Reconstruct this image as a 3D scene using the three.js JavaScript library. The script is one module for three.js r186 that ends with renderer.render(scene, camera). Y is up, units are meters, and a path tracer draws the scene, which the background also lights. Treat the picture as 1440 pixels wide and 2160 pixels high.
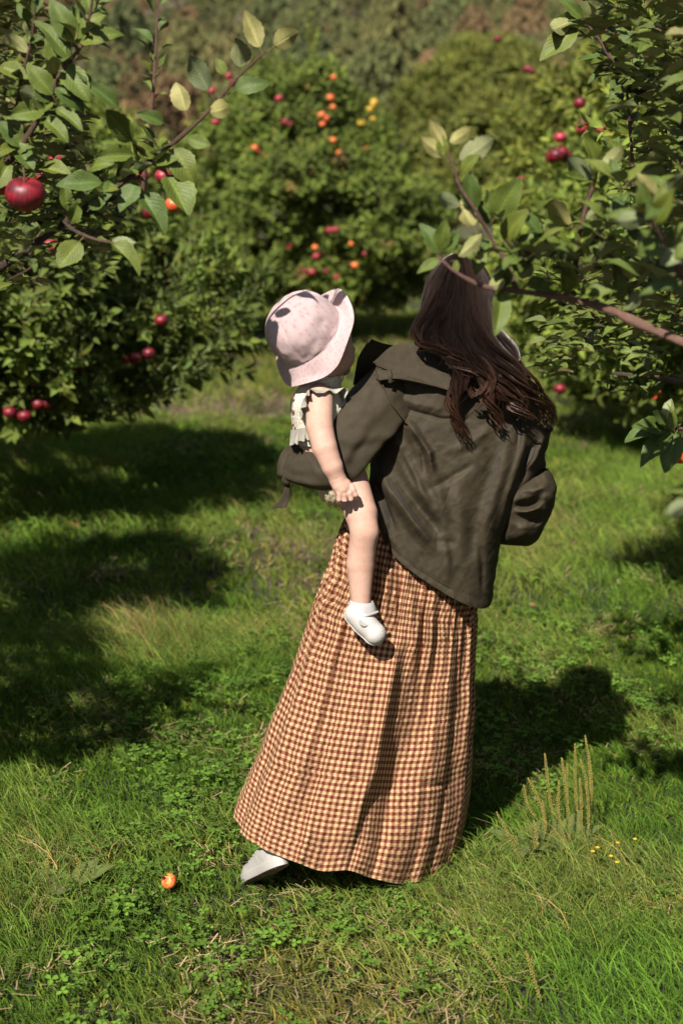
import * as THREE from 'three';
import { mergeGeometries, mergeVertices } from 'three/addons/utils/BufferGeometryUtils.js';
import { createNoise3D, createNoise2D } from 'simplex-noise';

// ---------------------------------------------------------------- camera, sky, sun, exposure
const scene = new THREE.Scene();
const TILT = Math.atan(650 / 3000), EYE = 1.8, FPX = 3000;
const camera = new THREE.PerspectiveCamera(2 * Math.atan(1080 / FPX) * 180 / Math.PI, 682 / 1024, 0.1, 900);
camera.position.set(0, EYE, 0);
camera.rotation.x = -TILT;
camera.focus = 3.78; camera.userData.fStop = 2.6;
const renderer = new THREE.WebGLRenderer({ antialias: true });
renderer.setSize(682, 1024);
renderer.toneMapping = THREE.LinearToneMapping;
renderer.toneMappingExposure = 1.78;
renderer.shadowMap.enabled = true;
const SUN = new THREE.Vector3(-0.283, 0.688, 0.667).normalize();
{ // clear autumn sky: pale at the horizon, deeper above, brighter round the sun
  const W = 512, H = 256, d = new Float32Array(W * H * 4);
  for (let y = 0; y < H; y++) for (let x = 0; x < W; x++) {
    const up = ((y + 0.5) / H - 0.5) * Math.PI, az = ((x + 0.5) / W - 0.5) * 2 * Math.PI, v = [Math.cos(az) * Math.cos(up), Math.sin(up), Math.sin(az) * Math.cos(up)];
    const h = Math.pow(1 - Math.max(0, v[1]), 3.2), c = v[0] * SUN.x + v[1] * SUN.y + v[2] * SUN.z, g = Math.exp((c - 1) * 9) * 1.6 + 0.25 * Math.max(0, c), k = up < 0 ? 0.5 : 1, o = (y * W + x) * 4;
    d[o] = k * (0.66 + 0.86 * h + g); d[o + 1] = k * (0.86 + 0.78 * h + g * 0.98); d[o + 2] = k * (1.24 + 0.6 * h + g * 0.92); d[o + 3] = 1;
  }
  const t = new THREE.DataTexture(d, W, H, THREE.RGBAFormat, THREE.FloatType); t.mapping = THREE.EquirectangularReflectionMapping; t.magFilter = t.minFilter = THREE.LinearFilter; t.needsUpdate = true;
  scene.background = t; scene.environment = t; scene.environmentIntensity = scene.backgroundIntensity = 0.135;
}
const sun = new THREE.DirectionalLight(new THREE.Color(1, 0.945, 0.87), 4.8);
sun.name = 'sun'; sun.position.copy(SUN).multiplyScalar(40); sun.castShadow = true; sun.shadow.radius = 1;
sun.shadow.mapSize.set(4096, 4096);
Object.assign(sun.shadow.camera, { left: -14, right: 14, top: 14, bottom: -14, near: 1, far: 120 });
scene.add(sun); scene.add(sun.target);

// ---------------------------------------------------------------- helpers
function rng(a) { return () => { a |= 0; a = a + 0x6D2B79F5 | 0; let t = Math.imul(a ^ a >>> 15, 1 | a); t = t + Math.imul(t ^ t >>> 7, 61 | t) ^ t; return ((t ^ t >>> 14) >>> 0) / 4294967296; }; }
const V = (x, y, z) => new THREE.Vector3(x, y, z);
const noise3 = createNoise3D(rng(11)), noise2 = createNoise2D(rng(12));
const lerp = (a, b, t) => a + (b - a) * t, clamp = (x, a = 0, b = 1) => Math.max(a, Math.min(b, x));
const smooth = (a, b, x) => { const t = clamp((x - a) / (b - a)); return t * t * (3 - 2 * t); };
const bump = (x, w) => Math.exp(-(x * x) / (w * w));
// a point of the place: photo pixel (1440 x 2160) at a distance F in front of the camera, measured level along the ground
function at(px, py, F) {
  const c = Math.cos(TILT), s = Math.sin(TILT), dx = (px - 720) / FPX, dy = (1080 - py) / FPX;
  const y = dy * c - s, z = -c - dy * s, k = F / -z;
  return V(dx * k, EYE + y * k, -F);
}
function toPx(p) {
  const c = Math.cos(TILT), s = Math.sin(TILT), y = p.y - EYE, z = p.z;
  const cy = y * c - z * s, cz = y * s + z * c;
  return [720 + FPX * p.x / -cz, 1080 - FPX * cy / -cz];
}
function groundAt(px, py) { const a = at(px, py, 1), k = EYE / (EYE - a.y); return V(a.x * k, 0, -k); }
const used = new Map();
function numbered(name) { const n = used.get(name) ?? 0; used.set(name, n + 1); return n ? `${name}_${String(n).padStart(3, '0')}` : name; }
function tag(o, label, category, group, kind) {
  if (label) o.userData.label = label;
  if (category) o.userData.category = category;
  if (group) o.userData.group = group;
  if (kind) o.userData.kind = kind;
  return o;
}
function thing(name, label, category, pos = V(0, 0, 0), group) {
  const g = new THREE.Group(); g.name = numbered(name); g.position.copy(pos); scene.add(g);
  return tag(g, label, category, group);
}
// a mesh given in world coordinates, put under a parent thing that is only moved, not turned
function put(name, geo, mat, parent, top = false) {
  const m = new THREE.Mesh(geo, mat); m.name = top || !parent ? numbered(name) : name; m.castShadow = m.receiveShadow = true;
  (parent ?? scene).add(m);
  if (parent) { const o = V(0, 0, 0); for (let p = parent; p && p !== scene; p = p.parent) o.add(p.position); m.position.sub(o); }
  return m;
}
class MB { // collects triangles with normals computed at the end
  constructor() { this.p = []; this.i = []; this.uv = []; this.c = []; }
  v(p, u = 0, w = 0, c) { this.p.push(p.x, p.y, p.z); this.uv.push(u, w); if (c) this.c.push(c[0], c[1], c[2]); return this.p.length / 3 - 1; }
  tri(a, b, c) { this.i.push(a, b, c); }
  quad(a, b, c, d) { this.i.push(a, b, c, a, c, d); }
  geo() {
    const g = new THREE.BufferGeometry();
    g.setAttribute('position', new THREE.Float32BufferAttribute(this.p, 3));
    g.setAttribute('uv', new THREE.Float32BufferAttribute(this.uv, 2));
    if (this.c.length) g.setAttribute('color', new THREE.Float32BufferAttribute(this.c, 3));
    g.setIndex(this.i); g.computeVertexNormals();
    return g;
  }
  // a tapered tube along points; r a number or function of 0..1
  tube(pts, r, sides = 6, c, steps) {
    const n = steps ?? pts.length - 1, curve = steps ? new THREE.CatmullRomCurve3(pts, false, 'centripetal') : null;
    let N = V(0, 0, 1), rows = [], prev = null, len = 0;
    const P = []; for (let k = 0; k <= n; k++) P.push(curve ? curve.getPoint(k / n) : pts[k]);
    for (let k = 0; k <= n; k++) {
      const T = V(0, 0, 0).subVectors(P[Math.min(n, k + 1)], P[Math.max(0, k - 1)]).normalize();
      if (k === 0) { N = Math.abs(T.y) < 0.9 ? V(0, 1, 0) : V(1, 0, 0); }
      N = N.clone().addScaledVector(T, -N.dot(T)).normalize();
      const B = V(0, 0, 0).crossVectors(T, N), rr = typeof r === 'function' ? r(k / n) : r, row = [];
      if (prev) len += prev.distanceTo(P[k]); prev = P[k];
      for (let s = 0; s <= sides; s++) {
        const a = s / sides * Math.PI * 2;
        row.push(this.v(P[k].clone().addScaledVector(N, Math.cos(a) * rr).addScaledVector(B, Math.sin(a) * rr), s / sides, len, c && (Array.isArray(c) ? c : c(k / n))));
      }
      rows.push(row);
    }
    for (let k = 0; k < n; k++) for (let s = 0; s < sides; s++) this.quad(rows[k][s], rows[k][s + 1], rows[k + 1][s + 1], rows[k + 1][s]);
    for (const [k, flip] of [[0, 1], [n, 0]]) {
      const m = this.v(P[k], 0.5, 0, c && (Array.isArray(c) ? c : c(k / n)));
      for (let s = 0; s < sides; s++) flip ? this.tri(m, rows[k][s + 1], rows[k][s]) : this.tri(m, rows[k][s], rows[k][s + 1]);
    }
    return this;
  }
  // rings of points, open or closed round
  loft(rings, closed = true, uvf, cf) {
    const n = rings[0].length, rows = rings.map((R, k) => { const row = R.map((p, s) => { const [u, w] = uvf ? uvf(k, s) : [s / (n - 1), k / (rings.length - 1)]; return this.v(p, u, w, cf && cf(k, s)); }); return row; });
    for (let k = 0; k < rows.length - 1; k++) for (let s = 0; s < n - 1; s++) this.quad(rows[k][s], rows[k][s + 1], rows[k + 1][s + 1], rows[k + 1][s]);
    return rows;
  }
}
// smooth-joined tapered capsules meshed on a grid (surface nets)
const smin = (a, b, k) => { const h = Math.max(k - Math.abs(a - b), 0) / k; return Math.min(a, b) - h * h * k * 0.25; };
function cap(p, a, b, ra, rb) {
  const bx = b.x - a.x, by = b.y - a.y, bz = b.z - a.z, px = p.x - a.x, py = p.y - a.y, pz = p.z - a.z;
  const t = clamp((px * bx + py * by + pz * bz) / (bx * bx + by * by + bz * bz + 1e-12));
  return Math.hypot(px - bx * t, py - by * t, pz - bz * t) - lerp(ra, rb, t);
}
const ell = (p, c, rx, ry, rz) => { const x = (p.x - c.x) / rx, y = (p.y - c.y) / ry, z = (p.z - c.z) / rz, k = Math.sqrt(x * x + y * y + z * z); return (k - 1) * Math.min(rx, ry, rz); };
function surfaceNet(f, lo, hi, cell) {
  const n = [0, 1, 2].map((k) => Math.ceil((hi.getComponent(k) - lo.getComponent(k)) / cell) + 1), [nx, ny, nz] = n;
  const F = new Float32Array(nx * ny * nz), p = V(0, 0, 0), id = (x, y, z) => (z * ny + y) * nx + x;
  for (let z = 0; z < nz; z++) for (let y = 0; y < ny; y++) for (let x = 0; x < nx; x++) { p.set(lo.x + x * cell, lo.y + y * cell, lo.z + z * cell); F[id(x, y, z)] = f(p); }
  const vid = new Int32Array(nx * ny * nz).fill(-1), pos = [], idx = [];
  for (let z = 0; z < nz - 1; z++) for (let y = 0; y < ny - 1; y++) for (let x = 0; x < nx - 1; x++) {
    let sx = 0, sy = 0, sz = 0, m = 0;
    const val = (k) => F[id(x + (k & 1), y + (k >> 1 & 1), z + (k >> 2 & 1))];
    for (let a = 0; a < 8; a++) for (const d of [1, 2, 4]) if (!(a & d)) {
      const b = a | d, va = val(a), vb = val(b);
      if (va < 0 !== vb < 0) { const t = va / (va - vb); sx += (a & 1) + (d === 1 ? t : 0); sy += (a >> 1 & 1) + (d === 2 ? t : 0); sz += (a >> 2 & 1) + (d === 4 ? t : 0); m++; }
    }
    if (m) { vid[id(x, y, z)] = pos.length / 3; pos.push(lo.x + (x + sx / m) * cell, lo.y + (y + sy / m) * cell, lo.z + (z + sz / m) * cell); }
  }
  for (let z = 1; z < nz - 1; z++) for (let y = 1; y < ny - 1; y++) for (let x = 1; x < nx - 1; x++) {
    const a = F[id(x, y, z)] < 0;
    const q = (v0, v1, v2, v3, flip) => { if (v0 < 0 || v1 < 0 || v2 < 0 || v3 < 0) return; flip ? idx.push(v0, v2, v1, v0, v3, v2) : idx.push(v0, v1, v2, v0, v2, v3); };
    if (a !== F[id(x + 1, y, z)] < 0) q(vid[id(x, y - 1, z - 1)], vid[id(x, y, z - 1)], vid[id(x, y, z)], vid[id(x, y - 1, z)], !a);
    if (a !== F[id(x, y + 1, z)] < 0) q(vid[id(x - 1, y, z - 1)], vid[id(x - 1, y, z)], vid[id(x, y, z)], vid[id(x, y, z - 1)], !a);
    if (a !== F[id(x, y, z + 1)] < 0) q(vid[id(x - 1, y - 1, z)], vid[id(x, y - 1, z)], vid[id(x, y, z)], vid[id(x - 1, y, z)], !a);
  }
  const g = new THREE.BufferGeometry();
  g.setAttribute('position', new THREE.Float32BufferAttribute(pos, 3)); g.setIndex(idx); g.computeVertexNormals();
  { const nn = g.attributes.normal, e = cell * 0.35, q = V(0, 0, 0), G = V(0, 0, 0); // smooth normals from the field itself
    for (let k = 0; k < pos.length / 3; k++) {
      const [x, y, z] = pos.slice(3 * k, 3 * k + 3);
      G.set(f(q.set(x + e, y, z)) - f(q.set(x - e, y, z)), f(q.set(x, y + e, z)) - f(q.set(x, y - e, z)), f(q.set(x, y, z + e)) - f(q.set(x, y, z - e))).normalize();
      if (G.x * nn.getX(k) + G.y * nn.getY(k) + G.z * nn.getZ(k) > 0.3) nn.setXYZ(k, G.x, G.y, G.z);
    } }
  const uv = new Float32Array(pos.length / 3 * 2); for (let k = 0; k < uv.length / 2; k++) { uv[2 * k] = pos[3 * k] * 1; uv[2 * k + 1] = pos[3 * k + 1]; }
  g.setAttribute('uv', new THREE.BufferAttribute(uv, 2));
  return g;
}
// a square texture computed from a function of u, v in 0..1 giving r, g, b in 0..255 (sRGB) or a height
function tex(n, f, { srgb = true, repeat = 1 } = {}) {
  const d = new Uint8Array(n * n * 4);
  for (let y = 0; y < n; y++) for (let x = 0; x < n; x++) { const c = f(x / n, y / n), o = (y * n + x) * 4; if (typeof c === 'number') d[o] = d[o + 1] = d[o + 2] = clamp(c) * 255; else for (let k = 0; k < 3; k++) d[o + k] = clamp(c[k], 0, 255); d[o + 3] = 255; }
  const t = new THREE.DataTexture(d, n, n); t.wrapS = t.wrapT = THREE.RepeatWrapping; t.magFilter = t.minFilter = THREE.LinearFilter; t.repeat.set(repeat, repeat);
  if (srgb) t.colorSpace = THREE.SRGBColorSpace;
  t.needsUpdate = true; return t;
}
// noise that repeats at 0..1
function tileNoise(u, v, f, z = 0) { const a = u * 2 * Math.PI, b = v * 2 * Math.PI, r = f / (2 * Math.PI); return noise3(Math.cos(a) * r + 7 + z, Math.sin(a) * r + Math.cos(b) * r * 0.73, Math.sin(b) * r + z * 3.1); }
const std = (color, rough, more = {}) => new THREE.MeshStandardMaterial({ color: Array.isArray(color) ? new THREE.Color(...color) : color, roughness: rough, side: THREE.DoubleSide, ...more });
const phys = (color, rough, more = {}) => new THREE.MeshPhysicalMaterial({ color: Array.isArray(color) ? new THREE.Color(...color) : color, roughness: rough, side: THREE.DoubleSide, ...more });
const M4 = () => new THREE.Matrix4();
function place(pos, quat, s) { return M4().compose(pos, quat, typeof s === 'number' ? V(s, s, s) : s); }
function instances(name, geo, mat, list, parent, top) { // list of [Matrix4, [r,g,b]]
  const m = new THREE.InstancedMesh(geo, mat, list.length); m.name = top ? numbered(name) : name; m.castShadow = m.receiveShadow = true;
  const c = new THREE.Color();
  list.forEach(([M, col], k) => { m.setMatrixAt(k, M); m.setColorAt(k, col ? c.setRGB(...col) : c.setRGB(1, 1, 1)); });
  m.userData.kind = 'stuff'; (parent ?? scene).add(m); return m;
}
// ---------------------------------------------------------------- ground and hill
// bare soil shows in a few worn places and under the far tree
function soil(x, F) {
  let s = 0;
  for (const [sx, sF, rx, rF, a] of [[-1.3, 12.5, 1.6, 0.9, 0.9], [-1.9, 17.2, 1.3, 1.6, 1], [-0.6, 19.2, 1.5, 1.2, 1], [-0.2, 7.5, 0.4, 0.6, 0.9], [-0.25, 6.7, 0.3, 0.3, 0.75], [0.12, 3.1, 0.12, 0.1, 0.35], [1.6, 11.5, 1.0, 1.0, 0.7]])
    s = Math.max(s, a * Math.exp(-(((x - sx) / rx) ** 2 + ((F - sF) / rF) ** 2)));
  return clamp(s * 1.3 + noise2(x * 3.1, F * 3.1) * 0.28 - 0.12);
}
const groundH = (x, F) => 0.012 * noise2(x * 1.3, F * 1.3) + 0.03 * noise2(x * 0.35 + 5, F * 0.35);
{
  const b = new MB(), fs = [], xs = [];
  for (let F = -20; F < 66; F += F > 1.5 && F < 14 ? 0.09 : F < 30 && F > 0 ? 0.3 : 1) fs.push(F);
  for (let x = -60; x < 60; x += Math.abs(x) < 4 ? 0.09 : Math.abs(x) < 12 ? 0.5 : 4) xs.push(x);
  b.loft(fs.map((F) => xs.map((x) => V(x, groundH(x, F), -F))), false, (k, s) => [xs[s], fs[k]], (k, s) => {
    const x = xs[s], F = fs[k], so = soil(x, F), n = noise2(x * 0.9 + 30, F * 0.9) * 0.5 + noise2(x * 3.7, F * 3.7 + 9) * 0.3;
    const g = [0.04 + 0.02 * n, 0.042 + 0.016 * n, 0.016], d = [0.17, 0.105, 0.06];
    return [0, 1, 2].map((c) => lerp(g[c], d[c], so));
  });
  const grain = tex(256, (u, v) => { const n = tileNoise(u, v, 9) * 0.25 + tileNoise(u, v, 30, 4) * 0.3 + tileNoise(u, v, 70, 8) * 0.3; const k = 215 + 60 * n; return [k, k, k]; }, { repeat: 2 });
  const bumpT = tex(256, (u, v) => 0.5 + 0.25 * tileNoise(u, v, 25, 2) + 0.2 * tileNoise(u, v, 60, 5), { srgb: false, repeat: 2 });
  const g = put('ground', b.geo(), std([1, 1, 1], 0.95, { vertexColors: true, map: grain, bumpMap: bumpT, bumpScale: 0.02 }), null, true);
  g.userData.kind = 'structure';
}
// wooded hill that closes the view
const hillH = (x, F) => { const t = clamp((F - 60) / 190); return -0.6 + 37.5 * t ** 1.15 * (1 - 0.022 * clamp((x - 5) / 12) * (F / 100)) - 1.3 * smooth(16, 42, x) * t + 1.0 * noise2(x * 0.03, F * 0.03) * t; };
{
  const b = new MB(), fs = [], xs = [];
  for (let F = 58; F < 300; F += 6) fs.push(F);
  for (let x = -170; x <= 170; x += 6) xs.push(x);
  b.loft(fs.map((F) => xs.map((x) => V(x, F > 252 ? hillH(x, 252) - (F - 252) * 0.3 : hillH(x, F), -F))), false, (k, s) => [xs[s], fs[k]]);
  put('hills', b.geo(), std([0.055, 0.05, 0.022], 1), null, true).userData.kind = 'structure';
  // the wood on it
  const R = rng(77), cb = new MB();
  for (let k = 0; k < 1500; k++) {
    const a = R() * 6.283, h = R() * 1.7 - 0.7, rr = Math.sqrt(Math.max(0, 1 - (h * 0.95) ** 2)) * (0.72 + 0.34 * noise3(Math.cos(a) * 1.4, h * 1.6, Math.sin(a) * 1.4)) * (0.8 + 0.3 * R());
    const c = V(Math.cos(a) * rr, h + 0.7, Math.sin(a) * rr), q = new THREE.Quaternion().setFromEuler(new THREE.Euler(R() * 3, R() * 6, R() * 3)), s = 0.022 + 0.045 * R(), col = 0.7 + 0.6 * R();
    const vs = [[-1, -1], [1, -0.7], [0.8, 1], [-0.9, 0.8]].map(([x, y]) => b2(c, q, x * s, y * s, [col, col * (0.95 + 0.1 * R()), col]));
    cb.quad(...vs);
  }
  function b2(c, q, x, y, col) { return cb.v(V(x, y, 0).applyQuaternion(q).add(c), 0, 0, col); }
  cb.tube([V(0, -0.8, 0), V(0, 0.6, 0)], 0.05, 5, [0.8, 0.7, 0.6]);
  const list = [], q = new THREE.Quaternion();
  const pal = [[0.09, 0.1, 0.03], [0.115, 0.11, 0.034], [0.15, 0.1, 0.042], [0.165, 0.1, 0.045], [0.08, 0.095, 0.03], [0.135, 0.12, 0.04], [0.12, 0.1, 0.06]];
  for (let F = 84; F < 256; F += 2.4 + F * 0.01) for (let x = -F * 0.45; x < F * 0.45; x += 2.2 + F * 0.008) {
    const X = x + (R() - 0.5) * 3, FF = F + (R() - 0.5) * 3, s = 1.6 + 1.6 * R() * R();
    const n = noise2(X * 0.035, FF * 0.02) + (FF - 130) / 130 + (R() - 0.5) * 0.9;
    const col = pal[clamp(Math.floor(n > 0.2 ? 1 + R() * 6 : R() * 2 + (R() < 0.22 ? 3 : 0)), 0, 6)], k = 0.75 + 0.5 * R();
    q.setFromEuler(new THREE.Euler(0, R() * 6.28, 0));
    list.push([place(V(X, hillH(X, FF), -FF), q, V(s, s * (1.0 + 0.9 * R()), s)), col.map((c) => c * k)]);
  }
  const wood = instances('hillside_forest', cb.geo(), std([1, 1, 1], 1, { vertexColors: true }), list, null, true);
  tag(wood, 'hazy brown and olive autumn woodland covering the hill behind the orchard', 'forest');
}

// ---------------------------------------------------------------- grass, clover, straw
function bladeMB(b, R, x, z, h, w, lean, dir, col, seg = 3, droop = 1) {
  let prev = null; const side = V(-Math.sin(dir + 1.3), 0, Math.cos(dir + 1.3));
  for (let k = 0; k <= seg; k++) {
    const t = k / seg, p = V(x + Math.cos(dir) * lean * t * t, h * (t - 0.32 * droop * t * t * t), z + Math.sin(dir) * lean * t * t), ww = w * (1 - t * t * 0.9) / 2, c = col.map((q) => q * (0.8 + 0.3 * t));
    if (k === seg) { const v = b.v(p, 0, t, c); b.tri(prev[0], prev[1], v); }
    else { const cur = [b.v(p.clone().addScaledVector(side, -ww), 0, t, c), b.v(p.clone().addScaledVector(side, ww), 0, t, c)]; if (prev) b.quad(prev[0], prev[1], cur[1], cur[0]); prev = cur; }
  }
}
const grassMat = phys([1, 1, 1], 0.9, { vertexColors: true, transmission: 0.3, thickness: 0, specularIntensity: 0.2 });
function clump(seed, n, rad, h0, h1, w, lean, cols, droop = 1, seg = 3) {
  const R = rng(seed), b = new MB();
  for (let k = 0; k < n; k++) { const a = R() * 6.283, r = rad * Math.sqrt(R()); bladeMB(b, R, Math.cos(a) * r, Math.sin(a) * r, lerp(h0, h1, R()), w * (0.7 + 0.6 * R()), lean * (0.2 + R()), R() * 6.283, ((m) => cols[Math.floor(R() * cols.length)].map((c) => c * m))(0.4 + 1.0 * R()), seg, droop); }
  return b.geo();
}
const G1 = [1.15, 1.15, 1.1], G2 = [1.6, 1.4, 1.1], G3 = [0.7, 0.85, 0.75], G4 = [2.5, 1.7, 1.6], G5 = [1.3, 1.25, 1.4];
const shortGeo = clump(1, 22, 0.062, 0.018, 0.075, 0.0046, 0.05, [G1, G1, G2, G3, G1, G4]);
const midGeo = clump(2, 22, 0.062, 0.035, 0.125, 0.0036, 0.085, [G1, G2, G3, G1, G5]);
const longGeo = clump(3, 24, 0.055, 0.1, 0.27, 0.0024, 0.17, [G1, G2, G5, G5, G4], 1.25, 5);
const strawGeo = (() => { const R = rng(9), b = new MB(); for (let k = 0; k < 16; k++) { const a = R() * 6.283, l = 0.015 + 0.035 * R(), c = V((R() - 0.5) * 0.14, 0.012 + R() * 0.03, (R() - 0.5) * 0.12), d = V(Math.cos(a) * l, (R() - 0.4) * 0.02, Math.sin(a) * l), s = V(-Math.sin(a), 0, Math.cos(a)).multiplyScalar(0.0013), k2 = 0.5 + 0.6 * R(); b.quad(b.v(c.clone().sub(s), 0, 0, [k2, k2, k2]), b.v(c.clone().add(s), 0, 0, [k2, k2, k2]), b.v(c.clone().add(d).add(s), 0, 0, [k2, k2, k2]), b.v(c.clone().add(d).sub(s), 0, 0, [k2, k2, k2])); } return b.geo(); })();
const cloverGeo = (() => {
  const R = rng(5), b = new MB();
  for (let k = 0; k < 15; k++) {
    const a = R() * 6.283, r = 0.075 * Math.sqrt(R()), h = 0.018 + 0.05 * R(), c = V(Math.cos(a) * r, h, Math.sin(a) * r), col0 = 0.75 + 0.5 * R();
    b.tube([V(c.x * 0.8, 0, c.z * 0.8), c], 0.0007, 3, [0.9, 0.9, 0.9]);
    const tilt = new THREE.Quaternion().setFromEuler(new THREE.Euler((R() - 0.5) * 0.9, R() * 6.28, (R() - 0.5) * 0.9)), L = 0.0075 + 0.0075 * R();
    for (let j = 0; j < 3; j++) {
      const q = new THREE.Quaternion().setFromAxisAngle(V(0, 1, 0), j * 2.094).premultiply(tilt), P = (x, y, z, m = 1) => b.v(V(x, y, z).multiplyScalar(L).applyQuaternion(q).add(c), 0, 0, [col0 * m, col0 * m, col0 * m]);
      const o = P(0, 0, 0, 1.2), m1 = P(0.55, -0.05, 0, 1.25), l = P(0.5, 0.12, 0.42), r2 = P(0.5, 0.12, -0.42), l2 = P(0.95, 0.1, 0.3), r3 = P(0.95, 0.1, -0.3), e = P(1, 0, 0, 1.1);
      b.tri(o, l, m1); b.tri(l, l2, m1); b.tri(l2, e, m1); b.tri(o, m1, r2); b.tri(r2, m1, r3); b.tri(r3, m1, e);
    }
  }
  return b.geo();
})();
{
  const R = rng(2024), S = [], Md = [], L = [], C = [], W = [];
  const q = new THREE.Quaternion(), E = new THREE.Euler();
  const el = (x, F, cx, cF, rx, rF) => Math.exp(-(((x - cx) / rx) ** 2 + ((F - cF) / rF) ** 2));
  function spot(list, x, F, s, col, sy = 1) { q.setFromEuler(E.set((R() - 0.5) * 0.25, R() * 6.283, (R() - 0.5) * 0.25)); list.push([place(V(x, groundH(x, F) - 0.004, -F), q, V(s, s * sy, s)), col]); }
  const zones = [[2.35, 6, 0.043, 1], [6, 12, 0.085, 1.45], [12, 24, 0.2, 2.4], [24, 64, 0.62, 5]];
  for (const [f0, f1, step, sc] of zones) for (let F = f0; F < f1; F += step) {
    const half = F * 0.27 + (f0 < 12 ? 0.7 : 2);
    for (let x = -half; x < half; x += step) {
      const X = x + (R() - 0.5) * step * 1.6, FF = F + (R() - 0.5) * step * 1.6, so = soil(X, FF), n = noise2(X * 1.1 + 3, FF * 1.1), n2 = noise2(X * 4.3, FF * 4.3 + 20);
      if (R() < so * 0.85) { if (R() < 0.3) spot(W, X, FF, sc, [0.3, 0.2, 0.1]); continue; }
      // how tall and how lush, by place
      const tuft = 1.5 * el(X, FF, -0.72, 5.55, 0.36, 0.42) + 0.8 * el(X, FF, -0.55, 8.2, 0.6, 0.7) + 0.5 * el(X, FF, 0.75, 2.85, 0.5, 0.75) + 0.6 * el(X, FF, -0.85, 3.6, 0.3, 0.6) + 0.55 * el(X, FF, 0.55, 3.55, 0.35, 0.3) + 0.4 * smooth(0.8, 1.7, X - FF * 0.06) + 0.45 * smooth(1.0, 2.2, -X + 0.02 * FF) + 0.6 * el(X, FF, 1.1, 7.6, 0.5, 1.6);
      const clov = el(X, FF, -0.52, 3.35, 0.2, 0.5) + 0.9 * el(X, FF, -0.48, 4.2, 0.26, 0.35) + 0.8 * el(X, FF, -0.5, 5.2, 0.3, 0.5) + 0.6 * el(X, FF, 0.9, 5.6, 0.6, 0.9) + 0.4 * el(X, FF, 0.1, 3.25, 0.3, 0.2) + 0.45 * el(X, FF, -0.1, 10, 1.5, 3);
      const dry = clamp(0.16 + 0.8 * el(X, FF, -0.05, 2.85, 0.38, 0.4) + 0.5 * el(X, FF, 0.9, 8.5, 0.6, 2) + 0.35 * el(X, FF, -0.15, 7, 0.5, 1.5) + 0.35 * smooth(9, 14, FF) + n * 0.3 + n2 * 0.15);
      const v = 0.85 + 0.3 * R() + 0.12 * n2, warm = lerp(0, 1, dry);
      const col = [lerp(0.096, 0.22, warm) * v, lerp(0.192, 0.215, warm) * v, lerp(0.018, 0.05, warm) * v];
      if (clov + n2 * 0.7 + n * 0.4 > 0.42 && R() < 0.27) { const k = 0.6 + 0.7 * R(); if (F < 13) spot(C, X, FF, sc * (0.85 + 0.4 * R()), [0.1 * k, 0.185 * k, 0.022 * k]); if (R() < 0.3) continue; }
      if (tuft + n * 0.18 > 0.42 && R() < 0.4 * (0.4 + tuft)) spot(L, X, FF, sc * (0.75 + 0.35 * R()), R() < 0.09 ? [0.26 * v, 0.22 * v, 0.09 * v] : [col[0] * 1.08, col[1] * 1.0, col[2] * 1.5], clamp(0.5 + 0.6 * tuft, 0.5, 1.35));
      if (tuft + n * 0.25 > 0.2) spot(Md, X, FF, sc * (0.75 + 0.5 * R()), col);
      else { spot(S, X, FF, sc * (0.8 + 0.5 * R()), col); if (R() < 0.12) spot(Md, X, FF, sc * 0.7, col); }
      if (R() < dry * 0.4 && F < 14) spot(W, X, FF, sc * (0.7 + 0.6 * R()), [0.34 * v, 0.235 * v, 0.125 * v]);
    }
  }
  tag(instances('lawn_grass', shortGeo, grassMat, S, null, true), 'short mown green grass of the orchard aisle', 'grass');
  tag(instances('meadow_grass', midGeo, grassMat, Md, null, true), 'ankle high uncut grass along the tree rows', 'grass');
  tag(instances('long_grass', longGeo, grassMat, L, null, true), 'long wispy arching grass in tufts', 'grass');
  tag(instances('clover', cloverGeo, grassMat, C, null, true), 'low three-leaved clover spreading through the grass', 'clover');
  tag(instances('dry_straw', strawGeo, std([1, 1, 1], 0.9, { vertexColors: true }), W, null, true), 'dry straw clippings lying in the mown grass', 'straw');
  console.log('grass', S.length, Md.length, L.length, C.length, W.length);
}
// ---------------------------------------------------------------- apple trees
const barkMat = std([1, 1, 1], 0.85, { vertexColors: true, bumpMap: tex(128, (u, v) => 0.5 + 0.3 * tileNoise(u, v * 0.5, 18) + 0.2 * tileNoise(u, v, 44, 3), { srgb: false, repeat: 6 }), bumpScale: 0.003 });
const BARK = [0.085, 0.06, 0.045], TWIG = [0.17, 0.085, 0.055];
const leafFarMat = phys([1, 1, 1], 0.88, { vertexColors: true, transmission: 0.42, thickness: 0, specularIntensity: 0.4, clearcoat: 0.03, clearcoatRoughness: 0.4 });
// one leaf as a folded, curved blade; base at o, pointing along d, its face towards n
function leaf(b, o, d, n, L, W, curl, fold, col, seg = 2) {
  const side = V(0, 0, 0).crossVectors(d, n).normalize(), nn = V(0, 0, 0).crossVectors(side, d).normalize(), rows = [];
  for (let k = 0; k <= seg; k++) {
    const t = k / seg, w = k === 0 ? 0.03 : k === seg ? 0.02 : Math.sin(Math.PI * Math.pow(t, 0.8)) * 0.5, m = o.clone().addScaledVector(d, L * t).addScaledVector(nn, -curl * L * t * t);
    rows.push([-1, 0, 1].map((s) => b.v(m.clone().addScaledVector(side, s * w * W).addScaledVector(nn, Math.abs(s) * fold * w * W), s / 2 + 0.5, t, col.map((c) => c * (s ? 1 : 1.25)))));
  }
  for (let k = 0; k < seg; k++) for (let s = 0; s < 2; s++) b.quad(rows[k][s], rows[k][s + 1], rows[k + 1][s + 1], rows[k + 1][s]);
}
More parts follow.
